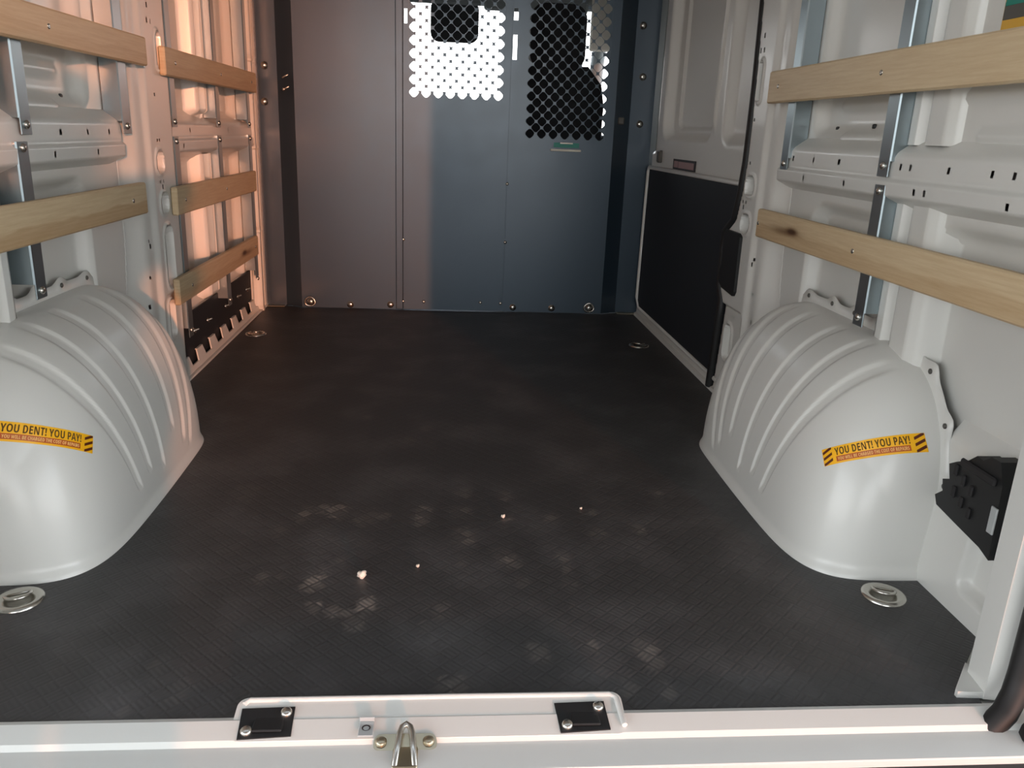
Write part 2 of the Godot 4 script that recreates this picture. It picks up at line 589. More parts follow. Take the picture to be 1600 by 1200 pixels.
func build_pillar(w: Node3D, s: int) -> void:
	var ovals := [[-2.536, 0.722, 0.034, 0.027], [-2.540, 0.606, 0.034, 0.027], [-2.559, 1.03, 0.014, 0.055]]
	if s < 0:
		ovals = [[-2.595, 0.728, 0.030, 0.030], [-2.605, 0.606, 0.030, 0.030], [-2.615, 0.44, 0.034, 0.095], [-2.661, 1.045, 0.016, 0.05], [-2.630, 0.24, 0.024, 0.06]]
	else:
		ovals.append([-2.615, 0.20, 0.03, 0.06])
	var zr := -2.451 if s > 0 else -2.513
	var depth := func(z, y):
		var d := 0.083
		# slope at the back that fades into the skin, wider low down
		var reach := 0.12 + 0.05 * smoothstep(0.55, 0.2, y) + 0.03 * smoothstep(0.85, 1.1, y)
		var t := clampf((z - zr) / reach, 0, 1)
		d -= (0.083 - 0.034) * (t * t * (3 - 2 * t)) if t > 0 else 0.0
		if z > zr + reach - 0.001:
			d = 0.02
		# soft inner corner
		d -= 0.012 * smoothstep(zr - 0.03, zr + 0.005, z) * (1.0 - smoothstep(zr + 0.005, zr + 0.06, z))
		var e: float = z - pillar_front(s, y)
		d -= (0.083) * smoothstep(0.006, -0.002, e)
		for o in ovals:
			var g := rr(z, y, o[0] - o[2], o[1] - o[3], o[0] + o[2], o[1] + o[3], minf(o[2], o[3]) * 0.8)
			d += 0.005 * smoothstep(0.014, 0.006, g) * smoothstep(-0.002, 0.002, g)
			d -= 0.05 * smoothstep(0.002, -0.003, g)
		# foot pressing
		var f := rr(z, y, -2.815, -0.2, zr - 0.03, 0.325, 0.02)
		d -= 0.014 * smoothstep(0.004, -0.006, f)
		return d
	var small := [[-2.584, 0.79], [-2.564, 0.79], [-2.589, 0.672], [-2.559, 0.672], [-2.579, 0.655], [-2.574, 0.92], [-2.589, 1.12], [-2.559, 1.12], [-2.569, 1.16], [-2.456, 0.505], [-2.462, 0.49], [-2.441, 0.40], [-2.421, 0.315], [-2.600, 0.295], [-2.579, 0.295]]
	var hit := func(z, y):
		for h in small:
			if absf(z - h[0] - (0.0 if s > 0 else -0.03)) < 0.0042 and absf(y - h[1]) < 0.0058:
				return true
		return false
	part(w, "pillar", pressed(s, zr + 0.18, -2.80, 0.0, 1.82, 0.0046, depth, hit), M.white)


# =================================================================== left wall, front half
func build_left_front() -> void:
	var w: Node3D = get_node("wall_left")
	var prof := [[0.715, 0.0], [0.735, 0.045], [0.752, 0.080], [0.787, 0.082], [0.793, 0.074], [0.80, 0.076], [0.838, 0.074], [0.85, 0.06], [0.875, 0.0]]
	var hit := func(z, y):
		for h in [[-2.95, 0.82], [-2.85, 0.77], [-3.45, 0.82]]:
			if absf(z - h[0]) < 0.0043 and absf(y - h[1]) < 0.0064:
				return true
		return false
	part(w, "belt_rail", pressed(-1, -2.72, -3.86, 0.715, 0.875, 0.0045, func(_z, y): return ramp(prof, y), hit), M.white)
	# pressed white posts behind the channels
	for q in [[-3.20, 0.050], [-3.30, 0.045], [-2.80, 0.04]]:
		var zc: float = q[0]
		var wd: float = q[1]
		for seg in [[0.19, 0.735], [0.86, 1.80]]:
			part(w, "post", pressed(-1, zc + wd + 0.014, zc - wd - 0.014, seg[0], seg[1], 0.007, func(z, y): return 0.052 * smoothstep(wd + 0.012, wd - 0.006, absf(z - zc)) * smoothstep(seg[0] - 0.01, seg[0] + 0.03, y)), M.white)
	# frame beside the partition: steps towards the bulkhead
	var fr := [[-4.0, 0.075], [-3.955, 0.075], [-3.945, 0.060], [-3.90, 0.060], [-3.89, 0.085], [-3.855, 0.085], [-3.845, 0.05], [-3.815, 0.05], [-3.80, 0.0]]
	part(w, "front_frame", pressed(-1, -3.79, -4.0, 0.0, 1.82, 0.006, func(z, y): return ramp(fr, z + 0.012 * smoothstep(0.03, 0.0, fposmod(y, 0.37)))), M.white)
	# black board behind the toothed strip, held by push clips
	var kick := thing("kick_board", "black board along the foot of the wall behind the notched strip", "board", Vector3(-0.955, 0.0, -3.3))
	var st := tool()
	cbox(st, Vector3(-0.944, 0.102, -3.31), Vector3(0.006, 0.20, 1.10), 0.002)
	part(kick, "panel", done(st), M.liner)
	st = tool()
	lathe(st, [Vector2(0.010, 0), Vector2(0.009, 0.003), Vector2(0.004, 0.006), Vector2(0.003, 0.018), Vector2(0, 0.019)], Transform3D(), 10)
	var pin := done(st)
	for z in [-2.93, -3.10, -3.36, -3.56, -3.72]:
		put(kick, "push_clip", pin, M.steel, along(Vector3(1, 0.4, 0), Vector3(-0.941, 0.128, z)))
	# white notched metal strip on the floor edge
	var strip := setting("trim_1", "white metal sill strip with square notches along the floor edge")
	st = tool()
	var poly := PackedVector2Array([Vector2(-2.66, 0.0), Vector2(-3.99, 0.0)])
	var z2 := -3.99
	poly.append(Vector2(z2, 0.062))
	for k in 7:
		var a := -3.90 + k * 0.165
		for q in [[a, 0.062], [a + 0.01, 0.026], [a + 0.085, 0.026], [a + 0.095, 0.062]]:
			if q[0] < -2.67:
				poly.append(Vector2(q[0], q[1]))
	poly.append(Vector2(-2.66, 0.062))
	prism(st, poly, func(a, b, t): return Vector3(t - b * 0.25, b, a), -0.921, -0.916)
	part(strip, "strip", done(st), M.white)
	part(strip, "foot", box_mesh(Vector3(-0.911, 0.004, -3.325), Vector3(0.016, 0.008, 1.33), 0.003), M.white)
	# tops of the teeth fold back to the board
	st = tool()
	for k in 7:
		var a0: float = -3.99 if k == 0 else -3.90 + (k - 1) * 0.165 + 0.097
		var a1: float = -3.90 + k * 0.165 - 0.002
		cbox(st, Vector3(-0.935, 0.063, (a0 + minf(a1, -2.68)) / 2), Vector3(0.010, 0.004, absf(minf(a1, -2.68) - a0)), 0.001)
	part(strip, "tooth_tops", done(st), M.white)


# =================================================================== sliding door on the right
func build_sliding_door() -> void:
	var d := setting("door_1", "white sliding side door with a black lower lining")
	var depth := func(z, y):
		var t := 0.052
		var a := rr(z, y, -3.80, 0.86, -3.10, 1.9, 0.07)
		t -= 0.042 * smoothstep(0.02, -0.02, a)
		t -= 0.012 * smoothstep(0.004, -0.004, rr(z, y, -3.70, 0.90, -3.16, 1.9, 0.05))
		t -= 0.030 * smoothstep(0.03, -0.03, rr(z, y, -2.95, 0.86, -2.4, 1.9, 0.05))
		# double bead between the panels
		t += 0.012 * smoothstep(0.014, 0.0, absf(z + 3.05 - (y - 1.1) * 0.02)) * smoothstep(0.87, 0.93, y)
		t += 0.008 * smoothstep(0.010, 0.0, absf(z + 3.12 - (y - 1.1) * 0.02)) * smoothstep(0.92, 0.98, y)
		t -= 0.06 * smoothstep(0.03, -0.005, 3.93 + z) * smoothstep(0.78, 0.84, y)
		t -= 0.05 * smoothstep(0.018, 0.0, y - 0.06) * 0.0
		return t
	part(d, "inner_panel", pressed(1, -2.60, -3.96, 0.06, 1.82, 0.0085, depth), M.white)
	part(d, "outer_panel", box_mesh(Vector3(1.035, 0.65, -3.36), Vector3(0.05, 2.4, 1.34), 0.004), M.white)
	# lining
	var st := tool()
	var poly := PackedVector2Array([Vector2(-3.945, 0.075), Vector2(-3.90, 0.045), Vector2(-2.66, 0.055), Vector2(-2.66, 0.712), Vector2(-3.93, 0.712)])
	prism(st, poly, func(a, b, t): return Vector3(t, b, a), 0.917, 0.925)
	part(d, "lower_lining", done(st), M.liner, "black lining board")
	st = tool()
	tube(st, [Vector3(0.918, 0.722, -2.66), Vector3(0.918, 0.722, -3.935), Vector3(0.918, 0.70, -3.952), Vector3(0.918, 0.09, -3.968), Vector3(0.918, 0.045, -3.91), Vector3(0.918, 0.045, -2.66)], 0.009, 8)
	part(d, "edge_trim", done(st), M.white)
	var sill := setting("trim_2", "white metal step strip under the sliding door")
	st = tool()
	prism(st, PackedVector2Array([Vector2(0.905, 0.0), Vector2(0.908, 0.012), Vector2(0.918, 0.016), Vector2(0.922, 0.05), Vector2(0.975, 0.055), Vector2(0.975, 0.0)]), func(a, b, t): return Vector3(a, b, t), -2.665, -3.96)
	part(sill, "step", done(st), M.white)
	# maker's label and latch on the door
	var tag := part(d, "warning_label", box_mesh(Vector3(0.930, 0.752, -3.40), Vector3(0.003, 0.042, 0.33), 0.001), M.dark_print, "small dark rimmed label")
	part(tag, "print_field", box_mesh(Vector3(0.928, 0.751, -3.365), Vector3(0.002, 0.026, 0.22), 0.0005), M.pink)
	part(tag, "symbol_field", box_mesh(Vector3(0.928, 0.752, -3.515), Vector3(0.002, 0.026, 0.06), 0.0005), M.pink)
	part(d, "latch", box_mesh(Vector3(0.928, 0.775, -3.80), Vector3(0.02, 0.055, 0.05), 0.006), M.grey_print)
	# rubber seal round the door opening and the black cover on the pillar
	var seal := thing("door_seal", "black rubber seal along the rear edge of the sliding door", "seal", Vector3(0.89, 0.0, -2.66))
	st = tool()
	var path := []
	for k in 40:
		var y := 0.01 + k * 0.046
		path.append(Vector3(0.911 - 0.004 * sin(y * 3.0), y, pillar_front(1, y) - 0.013))
	tube(st, path, 0.016, 10)
	part(seal, "strip", done(st), M.black)
	var cover := thing("pillar_cover", "black rounded rectangular cover plate on the right box pillar", "cover plate", Vector3(0.90, 0.36, -2.62))
	st = tool()
	var cp := PackedVector2Array([Vector2(-2.702, 0.560), Vector2(-2.690, 0.572), Vector2(-2.564, 0.572), Vector2(-2.551, 0.560), Vector2(-2.549, 0.385), Vector2(-2.561, 0.370), Vector2(-2.671, 0.378), Vector2(-2.710, 0.395), Vector2(-2.710, 0.44), Vector2(-2.698, 0.45)])
	prism(st, cp, func(a, b, t): return Vector3(t, b, a), 0.892, 0.904)
	part(cover, "plate", done(st), M.black)


# =================================================================== partition
# flat sheet between x0..x1, y0..y1 with rectangular openings
func cut_sheet(st: SurfaceTool, x0: float, y0: float, x1: float, y1: float, holes: Array, z: float, th := 0.003) -> void:
	var xs := [x0, x1]
	var ys := [y0, y1]
	for h in holes:
		xs.append_array([h[0], h[2]])
		ys.append_array([h[1], h[3]])
	xs.sort()
	ys.sort()
	var solid := func(i, j):
		if i < 0 or j < 0 or i >= xs.size() - 1 or j >= ys.size() - 1:
			return false
		var cx: float = (xs[i] + xs[i + 1]) / 2
		var cy: float = (ys[j] + ys[j + 1]) / 2
		for h in holes:
			if cx > h[0] and cx < h[2] and cy > h[1] and cy < h[3]:
				return false
		return true
	for i in xs.size() - 1:
		for j in ys.size() - 1:
			if not solid.call(i, j) or xs[i + 1] - xs[i] < 1e-5 or ys[j + 1] - ys[j] < 1e-5:
				continue
			var a := Vector3(xs[i], ys[j], z)
			var b := Vector3(xs[i + 1], ys[j], z)
			var c := Vector3(xs[i + 1], ys[j + 1], z)
			var e := Vector3(xs[i], ys[j + 1], z)
			var t := Vector3(0, 0, -th)
			face(st, [a, b, c, e], Vector3(0, 0, 1))
			face(st, [a + t, b + t, c + t, e + t], Vector3(0, 0, -1))
			if not solid.call(i - 1, j): face(st, [a, e, e + t, a + t], Vector3(-1, 0, 0))
			if not solid.call(i + 1, j): face(st, [b, c, c + t, b + t], Vector3(1, 0, 0))
			if not solid.call(i, j - 1): face(st, [a, b, b + t, a + t], Vector3(0, -1, 0))
			if not solid.call(i, j + 1): face(st, [e, c, c + t, e + t], Vector3(0, 1, 0))


# round holes on a centred square lattice, punched through
func punched(x0: float, y0: float, nx: int, ny: int, z: float) -> ArrayMesh:
	var st := tool()
	var p := 0.055
	var h := p / 2
	var th := Vector3(0, 0, -0.002)
	var n := 24
	var cell := func(cx, cy):
		for k in n:
			var q := []
			for kk in [k, k + 1]:
				var a: float = TAU * kk / n
				var dm: float = h / (absf(cos(a)) + absf(sin(a)))
				var r := minf(0.0208, dm * 0.955)
				q.append([Vector3(cx + cos(a) * r, cy + sin(a) * r, z), Vector3(cx + cos(a) * dm, cy + sin(a) * dm, z)])
			face(st, [q[0][0], q[0][1], q[1][1], q[1][0]], Vector3(0, 0, 1))
			face(st, [q[0][0] + th, q[0][1] + th, q[1][1] + th, q[1][0] + th], Vector3(0, 0, -1))
			face(st, [q[0][0], q[1][0], q[1][0] + th, q[0][0] + th], Vector3(cx, cy, z) - q[0][0])
	for i in nx:
		for j in ny:
			cell.call(x0 + i * p, y0 + j * p)
			if i < nx - 1 and j < ny - 1:
				cell.call(x0 + (i + 0.5) * p, y0 + (j + 0.5) * p)
	# solid margin between the edge holes
	for j in ny - 1:
		for e in [[x0, -h], [x0 + (nx - 1) * p, h]]:
			face(st, [Vector3(e[0] + e[1], y0 + j * p, z), Vector3(e[0], y0 + j * p + h, z), Vector3(e[0] + e[1], y0 + (j + 1) * p, z)], Vector3(0, 0, 1))
	for i in nx - 1:
		for e in [[y0, -h], [y0 + (ny - 1) * p, h]]:
			face(st, [Vector3(x0 + i * p, e[0] + e[1], z), Vector3(x0 + i * p + h, e[0], z), Vector3(x0 + (i + 1) * p, e[0] + e[1], z)], Vector3(0, 0, 1))
	for cx in [[x0, -h], [x0 + (nx - 1) * p, h]]:
		for cy in [[y0, -h], [y0 + (ny - 1) * p, h]]:
			face(st, [Vector3(cx[0] + cx[1], cy[0], z), Vector3(cx[0], cy[0] + cy[1], z), Vector3(cx[0] + cx[1], cy[0] + cy[1], z)], Vector3(0, 0, 1))
	return done(st)


func build_partition() -> void:
	var p := thing("bulkhead_partition", "dark painted steel partition between load bay and cab with punched windows", "partition", Vector3(0, 0, ZB))
	var top := 1.80
	var st := tool()
	cut_sheet(st, -0.735, 0.004, -0.279, top, [], ZB)
	part(p, "side_panel", done(st), M.partition)
	st = tool()
	var centre_hole := [-0.2215, 0.989, 0.2105, 1.7035]
	cut_sheet(st, -0.246, 0.006, 0.238, top, [centre_hole, [-0.2425, 1.30, -0.2285, 1.36]], ZB - 0.001)
	var door := part(p, "door_panel", done(st), M.partition)
	st = tool()
	cut_sheet(st, 0.241, 0.004, 0.735, top, [[0.3165, 0.829, 0.6935, 1.701], [0.2465, 1.335, 0.2665, 1.385], [0.2465, 1.17, 0.2655, 1.275]], ZB)
	var right := part(p, "side_panel", done(st), M.partition)
	part(door, "punched_window", punched(-0.198, 1.0125, 8, 13, ZB - 0.004), M.partition)
	part(right, "punched_window", punched(0.34, 0.8525, 7, 16, ZB - 0.004), M.partition)
	part(p, "door_jamb", box_mesh(Vector3(-0.2645, 0.90, ZB + 0.004), Vector3(0.034, 1.79, 0.008), 0.003), M.partition)
	for q in [[-0.2535, 0.022], [0.239, 0.012]]:
		part(p, "seam_strip", box_mesh(Vector3(q[0], 0.90, ZB - 0.0095), Vector3(q[1], 1.79, 0.008), 0.001), M.partition)
	# bent side wings
	for s in [-1, 1]:
		st = tool()
		var pts := [Vector2(0.735, ZB), Vector2(0.815, ZB - 0.04), Vector2(0.925, ZB - 0.04), Vector2(0.925, ZB - 0.044), Vector2(0.813, ZB - 0.044), Vector2(0.735, ZB - 0.005)]
		prism(st, PackedVector2Array(pts), func(a, b, t): return Vector3(s * a, t, b), 0.004, top)
		part(p, "side_wing", done(st), M.partition)
		part(p, "foot_flange", box_mesh(Vector3(s * 0.87, 0.004, ZB - 0.02), Vector3(0.10, 0.004, 0.035), 0.001), M.zinc)
	# bolts and screws
	st = tool()
	lathe(st, [Vector2(0.017, 0), Vector2(0.017, 0.002), Vector2(0.011, 0.0025), Vector2(0.011, 0.007), Vector2(0.008, 0.009), Vector2(0, 0.0095)], Transform3D(), 12)
	var bolt := done(st)
	st = tool()
	lathe(st, [Vector2(0.008, 0), Vector2(0.007, 0.003), Vector2(0.004, 0.005), Vector2(0, 0.0055)], Transform3D(), 10)
	var screw := done(st)
	for b in [[-0.503, 0.022], [-0.309, 0.026], [0.292, 0.026], [0.486, 0.026]]:
		put(p, "bolt", bolt, M.steel, along(Vector3(0, 0, 1), Vector3(b[0], b[1], ZB)))
	for b in [[-0.248, 0.044], [-0.148, 0.044], [0.131, 0.046], [0.230, 0.044], [-0.247, 0.345], [0.243, 0.345], [0.243, 0.62], [-0.78, 1.0]]:
		put(p, "screw", screw, M.steel, along(Vector3(0, 0, 1), Vector3(b[0], b[1], ZB + 0.001)))
	for b in [[0.862, 1.125], [0.845, 1.345], [0.865, 0.915]]:
		put(p, "bolt", bolt, M.steel, along(Vector3(0, 0, 1), Vector3(b[0], b[1], ZB - 0.038)))
	for b in [[-0.868, 1.10], [-0.875, 0.945]]:
		put(p, "bolt", bolt, M.steel, along(Vector3(0.3, 0, 1), Vector3(b[0], b[1], ZB - 0.038)))
	# two tie loops at the foot
	for x in [-0.695, 0.672]:
		st = tool()
		var loop := []
		for k in 14:
			var a := TAU * k / 14
			loop.append(Vector3(x + cos(a) * 0.024 * (1.0 - 0.18 * sin(a)), 0.035 + sin(a) * 0.022, ZB + 0.012))
		tube(st, loop, 0.0042, 8, true)
		var ring := part(p, "tie_loop", done(st), M.steel)
		put(ring, "bolt", bolt, M.steel, along(Vector3(0, 0, 1), Vector3(x + 0.002, 0.032, ZB + 0.002)))
	# small document ledge with a label over it, and a square catch
	var ledge := part(right, "ledge", box_mesh(Vector3(0.512, 0.783, ZB + 0.007), Vector3(0.145, 0.010, 0.014), 0.003), M.paper, "pale narrow ledge")
	part(ledge, "label_strip", box_mesh(Vector3(0.515, 0.806, ZB + 0.0015), Vector3(0.12, 0.022, 0.002), 0.0005), M.teal)
	part(ledge, "lettering", box_mesh(Vector3(0.515, 0.815, ZB + 0.0025), Vector3(0.06, 0.006, 0.001), 0.0002), M.paper)
	part(p, "catch", box_mesh(Vector3(0.768, 0.925, ZB - 0.008), Vector3(0.030, 0.032, 0.012), 0.004), M.grey_print)
	for b in [[-0.772, 1.055], [-0.770, 1.005]]:
		st = tool()
		tube(st, [Vector3(b[0] - 0.012, b[1] - 0.006, ZB - 0.004), Vector3(b[0], b[1], ZB + 0.004), Vector3(b[0] + 0.012, b[1] + 0.008, ZB - 0.002)], 0.0045, 8)
		part(p, "wire_clip", done(st), M.steel)


# =================================================================== cab beyond the partition
func build_cab() -> void:
	var c := setting("wall_front", "dark cab body around the windscreen beyond the partition")
	part(c, "cab_floor", box_mesh(Vector3(0, -0.10, -5.0), Vector3(2.0, 0.06, 2.0), 0.005), M.cab)
	part(c, "firewall", box_mesh(Vector3(0, 0.42, -5.98), Vector3(2.0, 1.0, 0.06), 0.005), M.cab)
	part(c, "headliner", box_mesh(Vector3(0, 1.83, -4.65), Vector3(2.06, 0.05, 1.4), 0.005), M.cabgrey)
	part(c, "sun_visor", box_mesh(Vector3(0.47, 1.64, -5.25), Vector3(0.62, 0.20, 0.03), 0.012), M.cabgrey)
	part(c, "sun_visor", box_mesh(Vector3(0.875, 1.55, -5.22), Vector3(0.15, 0.42, 0.02), 0.01), M.paper)
	part(c, "header", box_mesh(Vector3(0, 1.69, -5.30), Vector3(1.9, 0.24, 0.05), 0.01), M.cabgrey)
	for s in [-1, 1]:
		part(c, "door_skin", box_mesh(Vector3(s * 1.0, 0.40, -5.0), Vector3(0.06, 0.92, 1.9), 0.01), M.cab)
		part(c, "door_head", box_mesh(Vector3(s * 0.99, 1.58, -4.7), Vector3(0.06, 0.52, 1.5), 0.01), M.cabgrey)
		part(c, "rear_post", box_mesh(Vector3(s * 0.99, 0.9, -4.15), Vector3(0.08, 1.9, 0.35), 0.01), M.cabgrey)
		var st := tool()
		tube(st, [Vector3(s * 0.96, 0.92, -5.95), Vector3(s * 0.93, 1.3, -5.66), Vector3(s * 0.90, 1.78, -5.25)], 0.045, 8)
		part(c, "screen_post", done(st), M.cabgrey)
	var g := setting("window_1", "windscreen of the cab")
	var st2 := tool()
	face(st2, [Vector3(-0.95, 0.93, -5.97), Vector3(0.95, 0.93, -5.97), Vector3(0.9, 1.78, -5.28), Vector3(-0.9, 1.78, -5.28)], Vector3(0, 0, 1))
	part(g, "pane", done(st2), M.glass)
	st2 = tool()
	prism(st2, PackedVector2Array([Vector2(-5.94, -0.07), Vector2(-5.94, 0.95), Vector2(-5.75, 0.98), Vector2(-5.55, 0.97), Vector2(-5.48, 0.85), Vector2(-5.52, 0.45), Vector2(-5.6, -0.07)]), func(a, b, t): return Vector3(t, b, a), -0.96, 0.96)
	part(c, "dashboard", done(st2), M.cab)
	var mirror := thing("rear_view_mirror", "dark interior mirror seen through the punched middle window", "mirror", Vector3(0.0, 1.38, -5.35))
	st2 = tool()
	prism(st2, rounded(-0.155, 1.365, 0.135, 1.60, 0.05), func(a, b, t): return Vector3(a, b, t), -5.37, -5.34)
	part(mirror, "housing", done(st2), M.cab)
	st2 = tool()
	tube(st2, [Vector3(-0.01, 1.5, -5.37), Vector3(-0.01, 1.66, -5.40), Vector3(-0.01, 1.75, -5.36)], 0.014, 8)
	part(mirror, "stalk", done(st2), M.cab)
	# seats
	for q in [[0.50, "dark passenger seat with headrest behind the right punched window"], [-0.55, "dark driver seat with headrest behind the plain side of the partition"]]:
		var x: float = q[0]
		var seat := thing("cab_seat", q[1], "seat", Vector3(x, -0.07, -4.6), "cab seats")
		part(seat, "base", box_mesh(Vector3(x, 0.06, -4.72), Vector3(0.46, 0.26, 0.5), 0.03), M.cab)
		part(seat, "cushion", box_mesh(Vector3(x, 0.25, -4.72), Vector3(0.52, 0.15, 0.52), 0.05), M.seat)
		st2 = tool()
		var pp := PackedVector2Array([Vector2(-0.25, 0.25), Vector2(0.25, 0.25), Vector2(0.255, 1.0), Vector2(0.235, 1.10), Vector2(0.16, 1.185), Vector2(-0.16, 1.185), Vector2(-0.235, 1.10), Vector2(-0.255, 1.0)])
		prism(st2, pp, func(a, b, t): return Vector3(x + a, b, t - (b - 0.25) * -0.10), -4.56, -4.44)
		part(seat, "backrest", done(st2), M.seat)
		st2 = tool()
		prism(st2, rounded(-0.14, 1.165, 0.14, 1.47, 0.07), func(a, b, t): return Vector3(x + a, b, t), -4.45, -4.34)
		part(seat, "headrest", done(st2), M.seat)
		for e in [-0.06, 0.06]:
			st2 = tool()
			tube(st2, [Vector3(x + e, 1.15, -4.40), Vector3(x + e, 1.24, -4.395)], 0.007, 6)
			part(seat, "headrest_rod", done(st2), M.steel)


# =================================================================== wheel arches
const AX := 0.965
const AU := 0.260
const AV := 0.445
const AP := 2.2


# size of a point in units of the arch; boxy to the front, rounder over the back
func arch_norm(x: float, y: float, z: float) -> float:
	var u := maxf(0.0, x) / AU
	var v := maxf(0.0, y) / AV
	var a := pow(pow(u, AP) + pow(v, AP), 1.0 / AP)
	var q := 9.0
	var w := absf(z) / 0.405
	if z > 0:
		q = 5.0 - 1.6 * minf(1.0, 1.4 * v / maxf(a, 1e-9))
		w = absf(z) / 0.395
	return pow(pow(a, q) + pow(w, q), 1.0 / q)


func arch_point(s: int, phi: float, beta: float) -> Vector3:
	var d := Vector3(sin(beta), cos(beta) * sin(phi), cos(beta) * cos(phi))
	var t := 1.0 / arch_norm(d.x, d.y, d.z)
	# pressed channels that fan out over the side and top
	var y := d.y * t
	var z := ZC + d.z * t
	var inw := d.x * t
	var q := (z + 1.88) / (y + 0.45)
	var g := 0.0
	for c in [[-0.355, 0.03], [-0.255, 0.055], [-0.125, 0.11], [0.05, 0.05], [0.20, 0.075], [0.335, 0.06]]:
		g = maxf(g, smoothstep(0.026, 0.015, absf(q - c[0])) * smoothstep(c[1], c[1] + 0.03, y))
	g *= smoothstep(0.045, 0.09, inw) * smoothstep(0.30, 0.22, z + 1.82)
	t -= 0.0055 * g
	var p := d * t
	# foot flange on the floor
	var foot := smoothstep(0.035, 0.0, p.y)
	p += Vector3(d.x, 0, d.z).normalized() * 0.010 * foot * foot
	return Vector3(s * (AX - p.x), p.y, ZC + p.z)


func build_arch(s: int) -> void:
	var a := thing("wheel_arch", ("white pressed steel wheel arch at the right wall with the whole warning sticker" if s > 0 else "white steel wheel arch at the left wall, its sticker cut by the picture edge"), "wheel arch", Vector3(s * 0.84, 0, ZC), "wheel arches")
	part(a, "housing", sheet(260, 130, func(u, v): return arch_point(s, u * PI, v * PI / 2), s > 0), M.white)
	# scalloped flange against the wall, with its small bolts
	var st := tool()
	var n := 150
	st.set_smooth_group(group_no)
	group_no += 1
	var edge := func(k):
		var phi: float = PI * k / float(n)
		var p := arch_point(s, phi, 0.03)
		var lobe := pow(0.5 + 0.5 * cos(phi * 26.0), 3.0)
		var o := Vector3(0, sin(phi), cos(phi)) * (0.024 + 0.016 * lobe)
		return [Vector3(s * 0.955, p.y, p.z), Vector3(s * 0.957, p.y + o.y, p.z + o.z)]
	for k in n:
		var e0: Array = edge.call(k)
		var e1: Array = edge.call(k + 1)
		var th := Vector3(s * 0.004, 0, 0)
		face(st, [e0[0], e0[1], e1[1], e1[0]], Vector3(-s, 0, 0))
		face(st, [e0[1], e0[1] + th, e1[1] + th, e1[1]], e0[1] - e0[0])
	part(a, "flange", done(st), M.white)
	st = tool()
	lathe(st, [Vector2(0.006, 0), Vector2(0.006, 0.002), Vector2(0.003, 0.004), Vector2(0, 0.004)], Transform3D(), 8)
	var stud := done(st)
	for k in range(1, 13):
		var phi := k * TAU / 26.0
		var p := arch_point(s, phi, 0.03)
		put(a, "stud", stud, M.grey_print, along(Vector3(-s, 0, 0), Vector3(s * 0.955, p.y + sin(phi) * 0.020, p.z + cos(phi) * 0.020)))
	build_sticker(a, s)


# sticker wrapped over the back of the arch: sa along, sb up, in metres from its middle
func sticker_at(s: int, sa: float, sb: float, lift: float) -> Vector3:
	var mid := Vector3(0.848, 0.251, -1.502) if s > 0 else Vector3(-0.818, 0.256, -1.525)
	var ax := (Vector3(0.154, 0.069, 0.08) if s > 0 else Vector3(0.11, -0.067, -0.103)).normalized()
	var n := ax.cross(Vector3(0.0, 0.03, -0.024)).normalized()
	var up := n.cross(ax)
	var p := mid + ax * sa + up * sb
	var lo := -0.10
	var hi := 0.15
	for k in 22:
		var m := (lo + hi) / 2
		var q := p + n * m
		if arch_norm(AX - s * q.x, q.y, q.z - ZC) < 1.0:
			lo = m
		else:
			hi = m
	return p + n * (lo + lift)


func sticker_patch(s: int, a0: float, b0: float, a1: float, b1: float, lift: float, skew := 0.0) -> ArrayMesh:
	return sheet(maxi(4, int((a1 - a0) / 0.006)), 6, func(u, v): return sticker_at(s, lerpf(a0, a1, u) + skew * (v - 0.5), lerpf(b0, b1, v), lift))


func sticker_text(s: int, text: String, a0: float, b0: float, a1: float, b1: float, lift: float) -> ArrayMesh:
	var tm := TextMesh.new()
	var f := SystemFont.new()
	f.font_names = PackedStringArray(["Droid Sans"])
	f.font_weight = 700
	tm.font = f
	tm.text = text
	tm.font_size = 48
	tm.pixel_size = 0.001
	tm.depth = 0.0
	tm.curve_step = 2.0
	var arr := tm.get_mesh_arrays()
	var v: PackedVector3Array = arr[Mesh.ARRAY_VERTEX]
	var lo := Vector2(1e9, 1e9)
	var hi := -lo
	for p in v:
		lo = lo.min(Vector2(p.x, p.y))
		hi = hi.max(Vector2(p.x, p.y))
	var nn: PackedVector3Array = arr[Mesh.ARRAY_NORMAL]
	for k in v.size():
		v[k] = sticker_at(s, lerpf(a0, a1, (v[k].x - lo.x) / (hi.x - lo.x)), lerpf(b0, b1, (v[k].y - lo.y) / (hi.y - lo.y)), lift)
		nn[k] = Vector3(-0.3 * s, 0.5, 0.8).normalized()
	arr[Mesh.ARRAY_VERTEX] = v
	arr[Mesh.ARRAY_NORMAL] = nn
	arr[Mesh.ARRAY_TANGENT] = null
	var m := ArrayMesh.new()
	m.add_surface_from_arrays(Mesh.PRIMITIVE_TRIANGLES, arr)
	return m


func build_sticker(arch: Node3D, s: int) -> void:
	var k := part(arch, "warning_sticker", sticker_patch(s, -0.099, -0.0185, 0.099, 0.0185, 0.0010), M.yellow, "yellow warning sticker reading YOU DENT! YOU PAY!")
	part(k, "text_band", sticker_patch(s, -0.072, -0.0145, 0.070, -0.0035, 0.0014), M.orange)
	part(k, "lettering", sticker_text(s, "YOU DENT! YOU PAY!", -0.073, -0.001, 0.071, 0.0145, 0.0016), M.ink)
	part(k, "lettering", sticker_text(s, "YOU WILL BE CHARGED THE COST OF REPAIRS", -0.069, -0.0125, 0.067, -0.0058, 0.0018), M.cream)
	for e in [-0.0885, 0.0885]:
		for j in 3:
			var b := -0.0155 + j * 0.0125
			part(k, "hazard_stripe", sticker_hazard(s, e, b), M.stripe)


